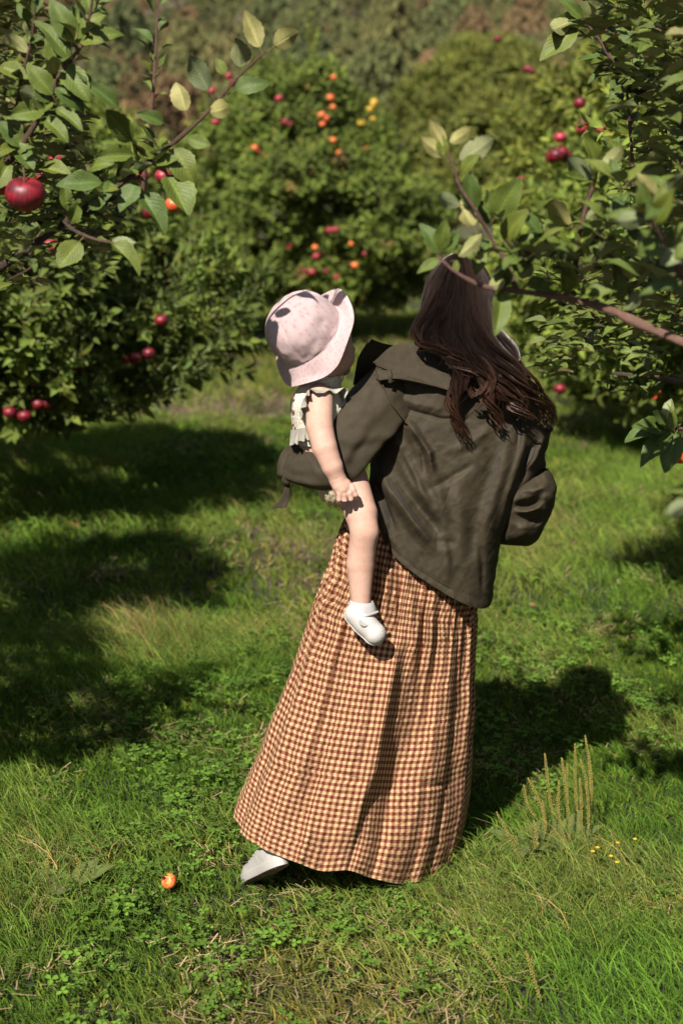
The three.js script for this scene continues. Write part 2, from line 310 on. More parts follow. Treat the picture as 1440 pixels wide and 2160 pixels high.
function sprigGeo(seed, nLeaves, len, L, open = 1) {
  const R = rng(seed), b = new MB(), UP = V(0, 1, 0);
  b.tube([V(0, 0, 0), V(0.01, len * 0.5, 0), V(0, len, 0.01)], (t) => 0.0028 * (1 - 0.6 * t), 3, [1.4, 0.7, 0.6]);
  for (let k = 0; k < nLeaves; k++) {
    const a = k * 2.4 + R() * 0.8, h = len * (0.1 + 0.9 * (k + R()) / nLeaves), el = open * (0.35 + 0.9 * R());
    const d = V(Math.cos(a) * Math.sin(el), Math.cos(el), Math.sin(a) * Math.sin(el)).normalize(), n = V(-Math.cos(a) * 0.6, 1, -Math.sin(a) * 0.6).add(V(R() - 0.5, R() - 0.5, R() - 0.5)).normalize();
    const v = 0.7 + 0.6 * R(), pale = R() < 0.22 ? 1.5 : 1;
    leaf(b, V(Math.cos(a) * 0.012, h, Math.sin(a) * 0.012), d, n, L * (0.75 + 0.5 * R()), L * (0.42 + 0.16 * R()), 0.1 + 0.35 * R(), 0.25 + 0.5 * R(), [v * pale * (0.9 + 0.3 * R()), v * pale, v * pale * pale * (0.8 + 0.5 * R())], 3);
  }
  return b.geo();
}
const sprigA = sprigGeo(31, 13, 0.17, 0.075), sprigB = sprigGeo(32, 11, 0.26, 0.07, 0.8);
// an apple: dimpled body, stalk
function appleGeo(r, seed, stalk = true) {
  const R = rng(seed), pts = [], b = new MB(), rings = [], n = 18;
  for (let k = 0; k <= 14; k++) {
    const t = k / 14, a = t * Math.PI, y = Math.cos(a), rad = Math.sin(a) * (1 + 0.1 * y - 0.04 * y * y), dip = -0.24 * Math.exp(-((t / 0.13) ** 2)) + 0.18 * Math.exp(-(((1 - t) / 0.14) ** 2));
    rings.push(Array.from({ length: n + 1 }, (_, s) => { const q = (s % n) / n * 6.283, l = 1 + 0.025 * Math.sin(q * 5 + 1) * (1 - t * 0.3) * -y + 0.03 * Math.sin(q + seed); return V(Math.cos(q) * rad * r * l, (y * 0.9 + dip) * r, Math.sin(q) * rad * r * l); }));
  }
  b.loft(rings, true, (k, s) => [s / n, 1 - k / 14]);
  const g = b.geo();
  return g;
}
function appleTex(seed, base, flush, stripe) {
  return tex(128, (u, v) => {
    const n = tileNoise(u, v, 3, seed) * 0.7 + tileNoise(u, v, 7, seed + 2) * 0.35, st = 0.5 + 0.5 * tileNoise(u, v * 0.12, 40, seed + 5), w = clamp(0.5 + n * 0.7 + stripe * (st - 0.5));
    const spot = tileNoise(u, v, 55, seed + 9) > 0.72 ? 22 : 0;
    return [0, 1, 2].map((c) => lerp(base[c], flush[c], w) + spot);
  });
}
const appleRed = phys([1, 1, 1], 0.5, { map: appleTex(1, [138, 24, 34], [74, 12, 26], 0.9), clearcoat: 0.15, clearcoatRoughness: 0.4 });
const applePink = phys([1, 1, 1], 0.45, { map: appleTex(2, [176, 58, 66], [120, 20, 36], 0.5), clearcoat: 0.2, clearcoatRoughness: 0.4 });
const appleOrange = phys([1, 1, 1], 0.42, { map: appleTex(3, [226, 150, 70], [205, 62, 38], 0.7), clearcoat: 0.2, clearcoatRoughness: 0.35 });
const appleYellow = phys([1, 1, 1], 0.42, { map: appleTex(4, [215, 185, 60], [200, 150, 50], 0.5), clearcoat: 0.2, clearcoatRoughness: 0.35 });
const AM = { r: appleRed, p: applePink, o: appleOrange, y: appleYellow };
const apG = [appleGeo(1, 1), appleGeo(1, 3)], stalkGeo = new MB().tube([V(0, 0.62, 0), V(0.05, 1.0, 0.02), V(0.2, 1.35, 0.05)], 0.05, 5).geo();
const stalkMat = std([0.11, 0.08, 0.035], 0.8);
function apple(parent, p, r, kind, seed) {
  const m = put('apple', apG[seed % 2], AM[kind], parent);
  m.position.add(p); m.scale.setScalar(r); m.rotation.set(0.25 * Math.sin(seed * 3.1), seed * 1.7, 0.25 * Math.cos(seed * 2.3));
  const s = new THREE.Mesh(stalkGeo, stalkMat); s.name = 'stalk'; m.add(s);
  return m;
}
// profile: crown radius at height share t
function appleTree({ name = 'apple_tree', label, x, F, h = 4, r = 1.6, y0 = 0.45, n = 2600, seed = 1, sprig = 1, shoots = 14, col = [0.075, 0.098, 0.028], group, gap = -0.18, prof, apples = [], keep, dead = 0, thinTop = 0, deep = 1 }) {
  const R = rng(seed * 97 + 5), t = thing(name, label, 'apple tree', V(x, 0, -F), group), UP = V(0, 1, 0);
  const P = prof ?? ((u) => Math.pow(Math.sin(Math.PI * clamp(0.14 + 0.8 * u)), 0.75) * (1 - 0.42 * u));
  const rad = (a, u) => r * P(u) * (1 + 0.32 * noise3(Math.cos(a) * 1.1 + seed, u * 2.4, Math.sin(a) * 1.1 + seed * 2));
  const wood = new MB(), W = (v) => v.add(V(x, 0, -F));
  // trunk and limbs
  const tk = [V(0, -0.05, 0), V(0.03, 0.35, 0.02), V(-0.04, 0.9, 0.03), V(0.03, h * 0.55, -0.05), V(0, h * 0.86, 0)];
  const tb = new MB().tube(tk.map((v) => W(v.clone())), (k) => 0.075 * (1 - 0.85 * k) + 0.006 + 0.03 * Math.exp(-k * 14), 9, BARK, 16);
  put('trunk', tb.geo(), barkMat, t);
  const limbEnds = [];
  for (let k = 0; k < 15; k++) {
    const u = 0.12 + 0.75 * k / 15, a = k * 2.4 + R() * 0.6, rr = rad(a, clamp(u + 0.12)) * 0.85, y = y0 + (h - y0) * u;
    const s = V(0, Math.max(0.5, y - 0.25 * rr), 0), e = V(Math.cos(a) * rr, y + 0.12, Math.sin(a) * rr), m = s.clone().lerp(e, 0.5).add(V(0, 0.1 * rr, 0));
    const b = new MB().tube([s, m, e].map((v) => W(v.clone())), (q) => 0.03 * (1 - 0.82 * q), 6, (q) => BARK.map((c, i) => lerp(c, TWIG[i], q)), 8);
    put('limb', b.geo(), barkMat, t);
  }
  // foliage sprigs: mostly in the outer shell, in clumps with gaps
  const list = [[], []], q = new THREE.Quaternion(), q2 = new THREE.Quaternion();
  let tries = 0;
  while (list[0].length + list[1].length < n && tries++ < n * 8) {
    const a = R() * 6.283, u = Math.pow(R(), 0.95), f = 1 - 0.62 * R() * R(), rr = rad(a, u) * f, y = y0 + (h - y0) * u;
    if (noise3(Math.cos(a) * rr * 1.5 + seed * 3, y * 1.7, Math.sin(a) * rr * 1.5) + 0.35 * noise3(Math.cos(a) * rr * 4, y * 4 + seed, Math.sin(a) * rr * 4) < gap + 0.3 * (1 - f)) continue;
    if (R() < thinTop * u) continue;
    const p = V(Math.cos(a) * rr, y, Math.sin(a) * rr * deep);
    if (keep && !keep(p.x + x, p.y, F - p.z)) continue;
    const d = V(Math.cos(a) * (0.9 - 0.5 * u), 0.35 + 0.7 * u, Math.sin(a) * (0.9 - 0.5 * u)).add(V(R() - 0.5, R() - 0.6, R() - 0.5).multiplyScalar(1.1)).normalize();
    q.setFromUnitVectors(UP, d); q2.setFromAxisAngle(UP, R() * 6.28); q.multiply(q2);
    const v = (0.68 + 0.6 * R()) * (1 + 0.25 * noise3(p.x * 1.3 + seed, p.y * 1.3, p.z * 1.3)), wm = R() < dead ? 1 : 0;
    list[R() < 0.6 ? 0 : 1].push([place(p, q, sprig * (0.8 + 0.5 * R())), [lerp(col[0], 0.2, wm) * v, lerp(col[1], 0.15, wm) * v, lerp(col[2], 0.04, wm) * v]]);
  }
  for (let k = 0; k < shoots; k++) { // upright water shoots above the crown
    const a = R() * 6.283, u = 0.55 + 0.42 * R(), rr = rad(a, u) * (0.2 + 0.6 * R()), y = y0 + (h - y0) * u, L = (0.5 + 0.6 * R()) * h / 4, lean = V((R() - 0.5) * 0.25, 1, (R() - 0.5) * 0.25).normalize();
    const s = V(Math.cos(a) * rr, y, Math.sin(a) * rr);
    put('shoot', new MB().tube([W(s.clone()), W(s.clone().addScaledVector(lean, L))], (z) => 0.008 * (1 - 0.7 * z), 4, TWIG).geo(), barkMat, t);
    const m = Math.round(L / 0.085);
    for (let j = 0; j < m; j++) {
      const p = s.clone().addScaledVector(lean, L * (j + R()) / m); q.setFromUnitVectors(UP, lean.clone().add(V(R() - 0.5, 0.2, R() - 0.5)).normalize()); q2.setFromAxisAngle(UP, R() * 6.28); q.multiply(q2);
      const v = 1 + 0.4 * R(); list[1].push([place(p, q, sprig * (0.55 + 0.3 * R())), [col[0] * v * 1.15, col[1] * v * 1.05, col[2] * v * 1.2]]);
    }
  }
  const A = instances('foliage', sprigA, leafFarMat, list[0], t), B = instances('foliage', sprigB, leafFarMat, list[1], t);
  apples.forEach(([px, py, FF, kind, rr], k) => apple(t, at(px, py, FF), rr ?? 0.04, kind, k + seed));
  return t;
}
// ---------------------------------------------------------------- the rows of trees
const rowL = 'apple trees of the left row', rowR = 'apple trees of the right row';
appleTree({ label: 'dark leafy apple tree drooping to the grass with red apples, second in left row', x: -2.3, F: 8.3, h: 2.35, r: 1.7, y0: 0.6, n: 3600, seed: 3, sprig: 0.95, shoots: 6, col: [0.121, 0.163, 0.023],
  apples: [[263, 424, 6.7, 'r', 0.038], [365, 433, 6.6, 'o', 0.038], [345, 372, 6.8, 'p', 0.038], [318, 448, 6.8, 'r', 0.038], [335, 455, 6.85, 'r', 0.038], [340, 676, 7.45, 'r', 0.036], [285, 755, 7.35, 'r', 0.036], [315, 745, 7.45, 'r', 0.036], [270, 762, 7.45, 'r', 0.036], [165, 770, 7.15, 'r', 0.036], [82, 852, 7.15, 'r', 0.036], [95, 853, 7.17, 'r', 0.036], [22, 870, 7.15, 'r', 0.036], [52, 878, 7.1, 'r', 0.036], [72, 802, 7.15, 'r', 0.036], [120, 340, 7.0, 'p', 0.038], [95, 375, 7.0, 'p', 0.038], [108, 520, 6.6, 'p', 0.038], [356, 715, 7.75, 'r', 0.036], [300, 372, 7.0, 'p', 0.038]] });
appleTree({ label: 'apple tree with tall pale upright shoots and pink apples, third in left row', x: -3.35, F: 15.5, h: 3.0, r: 1.85, y0: 0.4, n: 3200, seed: 5, sprig: 1.1, shoots: 40, col: [0.192, 0.246, 0.037], thinTop: 0.4,
  apples: [[482, 160, 13.8, 'p'], [490, 175, 13.8, 'r'], [446, 192, 13.7, 'p'], [588, 208, 14.0, 'p'], [455, 258, 13.6, 'p'], [200, 300, 13.7, 'p'], [150, 295, 13.7, 'p'], [160, 340, 13.6, 'r']] });
appleTree({ label: 'broad apple tree dotted with orange and red apples behind the pink hat', x: -0.62, F: 19.4, h: 3.35, r: 1.75, y0: 0.45, n: 4600, seed: 8, sprig: 1.2, shoots: 16, col: [0.136, 0.185, 0.025], dead: 0.02,
  prof: (u) => Math.pow(Math.sin(Math.PI * clamp(0.2 + 0.72 * u)), 0.6) * (1 - 0.45 * u * u),
  apples: [[703, 163, 18.55, 'o'], [697, 206, 18.35, 'o', 0.05], [702, 226, 18.35, 'o'], [678, 242, 18.25, 'o', 0.05], [688, 250, 18.25, 'o'], [680, 262, 18.25, 'o'], [630, 235, 18.35, 'p'], [602, 258, 18.15, 'r', 0.055], [612, 262, 18.15, 'r'], [702, 296, 18.15, 'o', 0.045], [716, 323, 18.15, 'o', 0.045], [770, 317, 18.55, 'o', 0.05], [538, 312, 18.05, 'o', 0.05], [542, 320, 18.05, 'p'], [596, 313, 18.05, 'o'], [558, 332, 18.05, 'o'], [585, 330, 18.05, 'y'], [700, 485, 17.85, 'p'], [692, 486, 17.85, 'p'], [708, 484, 17.85, 'p'], [610, 520, 17.85, 'p'], [664, 522, 17.75, 'o'], [667, 541, 17.75, 'p', 0.05], [770, 535, 17.95, 'p', 0.045], [748, 560, 17.95, 'o', 0.05], [658, 574, 17.75, 'p', 0.05], [642, 572, 17.75, 'r'], [688, 572, 17.75, 'r'], [710, 585, 17.75, 'p'], [741, 514, 17.85, 'o'], [789, 215, 19.05, 'y', 0.05], [784, 222, 19.05, 'y', 0.05], [781, 230, 19.05, 'y', 0.05], [762, 260, 18.95, 'y', 0.05], [786, 252, 18.95, 'y'], [780, 340, 18.75, 'y']] });
// right row
appleTree({ label: 'dense leafy apple tree with deep green low leaves, nearest in right row', x: 2.45, F: 5.6, h: 3.5, r: 1.6, y0: 1.0, n: 3900, seed: 12, sprig: 0.85, shoots: 8, col: [0.160, 0.209, 0.026], gap: -0.2, thinTop: 0.75, keep: (X, Y, FF) => { const [px, py] = toPx(V(X, Y, -FF)); return px > 1330 || py > 560 || py < 60 && px > 1190; },
  prof: (u) => Math.pow(Math.sin(Math.PI * clamp(0.12 + 0.85 * u)), 0.5) * (1 - 0.15 * u),
  apples: [[1413, 76, 5.2, 'p', 0.02], [1348, 55, 5.4, 'o', 0.018], [1276, 64, 5.2, 'p', 0.018], [1386, 289, 5.4, 'p', 0.03]] });
appleTree({ label: 'apple tree bearing a dark red cluster of apples, second in right row', x: 2.85, F: 10.6, h: 3.0, r: 1.65, y0: 0.3, n: 3300, seed: 14, sprig: 1.05, shoots: 12, col: [0.167, 0.220, 0.029],
  apples: [[1230, 262, 9.1, 'r', 0.038], [1226, 272, 9.1, 'p', 0.036], [1266, 272, 9, 'p', 0.036], [1180, 290, 9, 'p'], [1172, 328, 8.9, 'r', 0.046], [1182, 322, 8.95, 'r', 0.046], [1165, 332, 8.95, 'r', 0.046], [1190, 330, 9, 'r', 0.046], [1222, 218, 9.2, 'r'], [1180, 820, 9.2, 'r'], [1258, 655, 9, 'r'], [1385, 835, 9, 'o']] });
appleTree({ label: 'apple tree with pale mixed leaves beyond the red cluster, third in right row', x: 3.1, F: 15.6, h: 3.5, r: 1.75, y0: 0.4, n: 3000, seed: 16, sprig: 1.2, shoots: 18, col: [0.192, 0.223, 0.030], apples: [[1112, 146, 14.2, 'r', 0.045], [1048, 82, 14.6, 'r'], [1120, 150, 14.2, 'r'], [1100, 380, 14, 'p'], [1062, 410, 14, 'o']] });
appleTree({ label: 'farther apple tree low beside the end of the grass aisle, right row', x: 4.1, F: 21.5, h: 2.4, r: 1.6, y0: 0.3, n: 2500, seed: 18, sprig: 1.4, shoots: 12, col: [0.199, 0.232, 0.030] });
// round pale trees behind the orchard
function roundTree(label, x, F, h, r, seed, col) {
  return appleTree({ name: 'round_tree', label, x, F, h, r, y0: 0.8, n: 5200, seed, sprig: 3.6, shoots: 0, col, gap: -0.12, prof: (u) => Math.pow(Math.sin(Math.PI * clamp(0.1 + 0.86 * u)), 0.62) });
}
const rt = roundTree('rounded pale green tree standing at the foot of the hill', 7.3, 75, 9.2, 4.2, 21, [0.178, 0.201, 0.034]); rt.userData.category = 'tree';
const rt3 = roundTree('dark green tree at the hill foot partly behind the right row', 15.5, 78, 9.0, 4.5, 23, [0.132, 0.166, 0.036]); rt3.userData.category = 'tree';
// ---------------------------------------------------------------- the two trees whose branches reach in front, leaf by leaf
const leafTex = tex(256, (u, v) => {
  const d = Math.abs(u - 0.5), mid = Math.exp(-((d / 0.022) ** 2)), ang = v * 9 - d * 7, vein = Math.exp(-(((ang - Math.round(ang)) / 0.11) ** 2)) * smooth(0.5, 0.1, d), n = tileNoise(u, v, 6) * 10 + tileNoise(u, v, 26, 3) * 9;
  const k = 222 + n + 28 * mid + 14 * vein; return [k, k, k * 0.98];
});
const leafBump = tex(256, (u, v) => { const d = Math.abs(u - 0.5), ang = v * 9 - d * 7, vein = Math.exp(-(((ang - Math.round(ang)) / 0.16) ** 2)); return 0.6 - 0.5 * Math.exp(-((d / 0.03) ** 2)) - 0.3 * vein + 0.12 * tileNoise(u, v, 22, 1); }, { srgb: false });
const leafMats = [[1, 1, 1], [1.18, 1.12, 0.95], [0.82, 0.9, 0.92], [1.3, 1.12, 0.85]].map((c) => phys(c, 0.55, { specularIntensity: 0.7, vertexColors: true, map: leafTex, bumpMap: leafBump, bumpScale: 0.0012, side: THREE.FrontSide }));
// a leaf of length 1 along +y, face +z; two skins (dark face, pale woolly back) a fraction of a millimetre apart, with toothed edge
function nearLeaf(seed, curl, fold, twist, W = 0.44) {
  const R = rng(seed), b = new MB(), n = 12, m = 6, top = [0.095, 0.135, 0.024], back = [0.27, 0.285, 0.135];
  for (const s of [1, -1]) {
    const rows = [];
    for (let k = 0; k <= n; k++) {
      const t = k / n, w = (Math.pow(Math.sin(Math.PI * Math.pow(t, 0.82) * 0.98 + 0.03), 0.85) * 0.5 + 0.005) * W * (k % 2 && k < n ? 1.05 : 0.97), a = curl * t, row = [];
      for (let j = 0; j <= m; j++) {
        const q = j / m * 2 - 1, tw = twist * t, wave = 0.03 * Math.sin(t * 9 + seed + (q > 0 ? 2 : 0)) * Math.abs(q);
        let x = q * w, z = fold * Math.abs(q) * w - 0.12 * fold * q * q * w + wave;
        [x, z] = [x * Math.cos(tw) - z * Math.sin(tw), x * Math.sin(tw) + z * Math.cos(tw)];
        const y = Math.abs(curl) < 0.01 ? t : Math.sin(a) / curl, zz = Math.abs(curl) < 0.01 ? 0 : -(1 - Math.cos(a)) / curl;
        const mid = Math.abs(q) < 0.2 ? 1.25 : 1, e = Math.abs(q) > 0.9 && s > 0 ? 1.25 : 1, c = (s > 0 ? top : back).map((v) => v * mid * e);
        row.push(b.v(V(x, y - z * Math.sin(a) * 0.3, z + zz - (s < 0 ? 0.006 : 0)), j / m, t, c));
      }
      rows.push(row);
    }
    for (let k = 0; k < n; k++) for (let j = 0; j < m; j++) s > 0 ? b.quad(rows[k][j], rows[k][j + 1], rows[k + 1][j + 1], rows[k + 1][j]) : b.quad(rows[k][j + 1], rows[k][j], rows[k + 1][j], rows[k + 1][j + 1]);
  }
  b.tube([V(0, -0.28, -0.03), V(0, -0.12, 0), V(0, 0.04, 0.0)], 0.012, 4, [0.2, 0.17, 0.08]);
  return b.geo();
}
const nearLeaves = [nearLeaf(1, 0.5, 0.5, 0.2), nearLeaf(2, 0.9, 0.35, -0.4), nearLeaf(3, 0.2, 0.75, 0.3), nearLeaf(4, 1.3, 0.5, 0.2), nearLeaf(5, -0.5, 0.6, -0.3), nearLeaf(6, 0.7, 0.9, 0.5, 0.5), nearLeaf(7, 0.35, 0.25, -0.15, 0.48)];
let leafCount = 0;
const overflow = new Map();
// a leaf from base to tip; n is roughly where its face looks
function putLeaf(parent, base, tip, n, g, mi, wk = 1) {
  const d = tip.clone().sub(base), L = d.length(); d.normalize();
  const x = V(0, 0, 0).crossVectors(d, n).normalize(), z = V(0, 0, 0).crossVectors(x, d).normalize();
  const kept = parent.userData.leaves = (parent.userData.leaves ?? 0) + 1;
  if (kept > 298) { (overflow.get(parent) ?? overflow.set(parent, []).get(parent)).push([M4().makeBasis(x.multiplyScalar(L * wk), d.multiplyScalar(L), z.multiplyScalar(L)).setPosition(base), [1, 1, 1]]); return; }
  const m = put('leaf', nearLeaves[g % nearLeaves.length], leafMats[mi % leafMats.length], parent);
  m.position.add(base); m.quaternion.setFromRotationMatrix(M4().makeBasis(x, d, z)); m.scale.set(L * wk, L, L); leafCount++;
  return m;
}
const TOCAM = (p) => V(0, EYE, 0).sub(p).normalize();
// explicit leaf in photo pixels: base, tip, distance, how far its tip comes nearer, back = the pale side faces us
function pxLeaf(parent, R, [bx, by, tx, ty, F, dF = 0, back = 0, wk = 1, mi]) {
  const b = at(bx, by, F), t = at(tx, ty, F - dF); wk *= 1.18; const n = TOCAM(b).multiplyScalar(back ? -1 : 1).add(V((R() - 0.5) * 0.9, back ? -0.1 : 0.55, (R() - 0.5) * 0.5));
  return putLeaf(parent, b, t, n, Math.floor(R() * 7), mi ?? Math.floor(R() * 4), wk);
}
function rosette(parent, R, p, n, L, up = 0.5, spread = 1) {
  const a0 = R() * 6.28;
  for (let k = 0; k < n; k++) {
    const a = a0 + k * 2.4, l = L * (0.65 + 0.6 * R()), d = V(Math.cos(a) * spread, up + (R() - 0.5) * 1.1, Math.sin(a) * spread).normalize(), b = p.clone().addScaledVector(d, 0.022);
    putLeaf(parent, b, b.clone().addScaledVector(d, l), V(-Math.cos(a) * 0.5, 1, -Math.sin(a) * 0.5).add(V(R() - 0.5, (R() - 0.5) * 0.8, R() - 0.5)), Math.floor(R() * 7), Math.floor(R() * 4), 0.9 + 0.4 * R());
  }
}
function twig(parent, pts, r0, r1, col0 = BARK, col1 = TWIG, name = 'branch') {
  const P = pts.map(([x, y, F]) => at(x, y, F)), m = put(name, new MB().tube(P, (t) => lerp(r0, r1, t) * (1 + 0.12 * Math.sin(t * 47) * (t > 0.02 && t < 0.98)), 7, (t) => col0.map((c, i) => lerp(c, col1[i], t)), pts.length * 6).geo(), barkMat, parent);
  m.userData.curve = undefined; delete m.userData.curve;
  return new THREE.CatmullRomCurve3(P, false, 'centripetal');
}
function leafAlong(parent, R, curve, t0, t1, n, L, up = 0.4) {
  for (let k = 0; k < n; k++) { const t = lerp(t0, t1, (k + R() * 0.6) / n), p = curve.getPoint(t), T = curve.getTangent(t), a = k * 2.4 + R(); const s = V(0, 0, 0).crossVectors(T, V(0, 1, 0.3)).normalize(), q = V(0, 0, 0).crossVectors(T, s);
    const d = T.clone().multiplyScalar(0.6).addScaledVector(s, Math.cos(a)).addScaledVector(q, Math.sin(a)).add(V(0, up, 0)).normalize(), b = p.clone().addScaledVector(d, 0.02), l = L * (0.7 + 0.5 * R());
    putLeaf(parent, b, b.clone().addScaledVector(d, l), V(R() - 0.5, 0.9, R() - 0.2), Math.floor(R() * 7), Math.floor(R() * 4), 0.85 + 0.3 * R()); }
}
// the rest of a tree's leaves in front, smaller in the picture, as one part
function moreLeaves(parent, R, spots, per, L, spreadM) {
  const a = [[], []];
  for (const [x, y, F] of spots) { const c = at(x, y, F);
    for (let k = 0; k < per; k++) {
      const az = R() * 6.28, d = V(Math.cos(az), 0.5 * (R() - 0.3), Math.sin(az)).normalize(), b = c.clone().add(V((R() - 0.5) * spreadM, (R() - 0.5) * spreadM, (R() - 0.5) * spreadM)), n = V(-Math.cos(az) * 0.5, 1, -Math.sin(az) * 0.5).add(V(R() - 0.5, R() - 0.5, R() - 0.5)), xx = V(0, 0, 0).crossVectors(d, n).normalize(), z = V(0, 0, 0).crossVectors(xx, d), l = L * (0.6 + 0.6 * R()), v = 0.7 + 0.6 * R();
      a[k % 2].push([M4().makeBasis(xx.multiplyScalar(l), d.multiplyScalar(l), z.multiplyScalar(l)).setPosition(b), [v * (1 + 0.2 * R()), v, v * 0.9]]);
    } }
  a.forEach((list, k) => list.length && instances('leaf_mass', nearLeaves[k * 2], leafMats[0], list, parent).position.sub(parent.position));
}
{ // left
  const R = rng(501);
  const hit = (X, Y, FF) => [X + 0.411 * Y, FF + 0.97 * Y];
  const t = appleTree({ label: 'nearest apple tree on the left, its leafy branch holding a big red apple', x: -2.3, F: 3.9, h: 3.1, r: 1.12, y0: 0.75, n: 1900, seed: 41, sprig: 0.8, shoots: 4, col: [0.08, 0.1, 0.024], deep: 1.75, gap: -0.2,
    keep: (X, Y, FF) => { const [gx, gF] = hit(X, Y, FF), [px] = toPx(V(X, Y, -FF)), dr = (3.15 - FF) / 0.97, [bx, by] = toPx(V(X + 0.411 * dr, Y - dr, -3.15)); if (dr > 0 && bx > 60 && by < 620) return false; return px < 10 && gF > 4.45 + 0.3 * noise2(gx * 3, 1) && !(gF > 5.25 && gF < 6.05 && gx > -1.15 + 0.2 * noise2(gF * 3, 3)) && !(gF > 7.5 && gx > -1.2); } });
  const c1 = twig(t, [[-250, 700, 3.5], [-60, 600, 3.28], [60, 525, 3.2], [135, 470, 3.18], [180, 438, 3.17], [270, 376, 3.16], [330, 330, 3.16], [385, 285, 3.15], [440, 235, 3.15], [500, 165, 3.15], [560, 108, 3.15]], 0.0105, 0.0022, [0.05, 0.035, 0.028]);
  twig(t, [[135, 470, 3.18], [170, 493, 3.12], [210, 507, 3.08], [245, 514, 3.06]], 0.005, 0.002);
  const cU = twig(t, [[-60, 420, 3.4], [20, 340, 3.25], [52, 300, 3.2], [100, 215, 3.16], [132, 150, 3.15], [175, 90, 3.15], [190, 30, 3.15], [200, -40, 3.15]], 0.009, 0.0026, [0.12, 0.07, 0.045]);
  leafAlong(t, R, cU, 0.2, 1, 26, 0.056, 0.4);
  const cV = twig(t, [[30, 250, 3.25], [50, 150, 3.2], [66, 90, 3.18], [76, 10, 3.16]], 0.004, 0.002, TWIG);
  leafAlong(t, R, cV, 0.2, 1, 10, 0.045, 0.6);
  twig(t, [[60, 525, 3.2], [70, 560, 3.1], [20, 590, 3.0]], 0.004, 0.002);
  leafAlong(t, R, c1, 0.3, 0.6, 30, 0.058, 0.5);
  const c5 = twig(t, [[300, 420, 5.4], [322, 210, 5.3], [328, 120, 5.3], [335, -20, 5.3]], 0.009, 0.003, TWIG); leafAlong(t, R, c5, 0.3, 1, 15, 0.075);
  const F = 3.15;
  [[578, 98, 633, 58, F, 0, 1, 1.25], [548, 100, 515, 22, F, 0, 1, 1.0], [503, 142, 503, 70, F, 0.02, 1, 1.15], [440, 190, 394, 114, F, 0.02, 1, 1.1], [475, 158, 455, 120, F, 0, 0, 1], [391, 234, 374, 168, F, 0, 1, 1.25], [440, 236, 505, 222, F, 0.03, 1, 1], [496, 190, 560, 160, F, 0.03, 0, 1], [395, 292, 445, 312, F, 0, 0, 1.1], [368, 315, 414, 385, F, 0.04, 0, 1.2], [278, 298, 214, 222, F, 0.05, 0, 0.9], [250, 228, 184, 170, F, 0.02, 0, 0.8], [352, 370, 400, 452, F, 0.06, 0, 1.2], [300, 412, 350, 480, F, 0.05, 0, 0.9], [215, 386, 120, 378, F, 0.04, 0, 0.9], [238, 515, 300, 564, 3.06, 0.04, 0, 0.8], [236, 508, 288, 512, 3.06, 0.0, 1, 1], [168, 510, 124, 560, 3.1, 0.05, 0, 1.2], [285, 328, 202, 328, F, 0.04, 0, 0.8], [242, 348, 170, 332, F, 0.0, 0, 1],
    [345, 260, 290, 235, F, 0.02, 0, 1], [330, 330, 280, 300, F, 0.03, 0, 1], [330, 345, 375, 335, F, 0.03, 0, 1], [190, 440, 230, 400, F, 0.02, 0, 1], [290, 385, 250, 440, F, 0.04, 0, 1.1], [150, 470, 170, 420, F, 0.02, 0, 1],
    [60, 110, 12, 62, 3.2, 0, 1, 0.8], [66, 60, 45, 12, 3.18, 0.02, 0, 0.9], [70, 30, 95, -15, 3.18, 0, 0, 0.9], [62, 90, 92, 78, 3.18, 0.02, 0, 1], [130, 145, 95, 50, F, 0.02, 0, 0.9], [150, 130, 82, 20, F, 0.03, 0, 0.7], [165, 100, 160, 10, F, 0, 0, 1], [178, 90, 252, 45, F, 0.03, 0, 0.8], [160, 95, 108, -10, F, 0.02, 0, 0.9], [180, 60, 215, 10, F, 0.02, 0, 1], [190, 30, 182, -30, F, 0, 0, 1], [170, 85, 215, 80, F, 0.03, 0, 1], [135, 140, 185, 205, F, 0.04, 0, 1.1], [118, 185, 185, 215, F, 0.03, 0, 1.1], [110, 200, 60, 130, F, 0.02, 0, 1.1], [100, 215, 30, 195, F, 0.03, 1, 1], [95, 230, 20, 240, F, 0.04, 0, 1.1], [105, 215, 70, 165, F, 0.02, 0, 1.3], [120, 230, 175, 262, F, 0.04, 0, 0.8], [95, 250, 145, 290, F, 0.03, 0, 1], [60, 290, 10, 320, 3.2, 0.03, 0, 1.2], [70, 275, 85, 340, 3.2, 0.03, 0, 0.8], [50, 310, 0, 250, 3.2, 0.02, 0, 1.1], [40, 320, 70, 355, 3.2, 0.04, 0, 1.2], [20, 345, -10, 390, 3.22, 0.04, 0, 1.2], [82, 352, 150, 365, 3.2, 0.04, 0, 0.9], [0, 140, 60, 165, 3.2, 0.03, 0, 1]]
    .forEach((l) => pxLeaf(t, R, l));
  [[105, 218, 3.18, 4], [150, 150, 3.17, 4], [178, 92, 3.16, 4], [40, 300, 3.25, 6], [15, 260, 3.3, 5], [250, 388, 3.17, 5], [310, 345, 3.17, 6], [345, 318, 3.17, 5], [200, 425, 3.18, 5], [150, 460, 3.2, 6], [105, 495, 3.2, 6], [65, 520, 3.2, 6], [75, 500, 3.12, 5], [40, 545, 3.12, 6], [10, 560, 3.15, 6], [15, 470, 3.25, 7], [60, 560, 3.05, 5], [20, 420, 3.3, 6], [5, 345, 3.3, 5], [30, 180, 3.25, 5], [0, 515, 3.1, 5], [115, 530, 3.1, 4], [-20, 200, 3.3, 4], [45, 450, 3.25, 5], [95, 455, 3.25, 4]].forEach(([x, y, FF, n]) => rosette(t, R, at(x, y, FF), n, 0.054, 0.25));
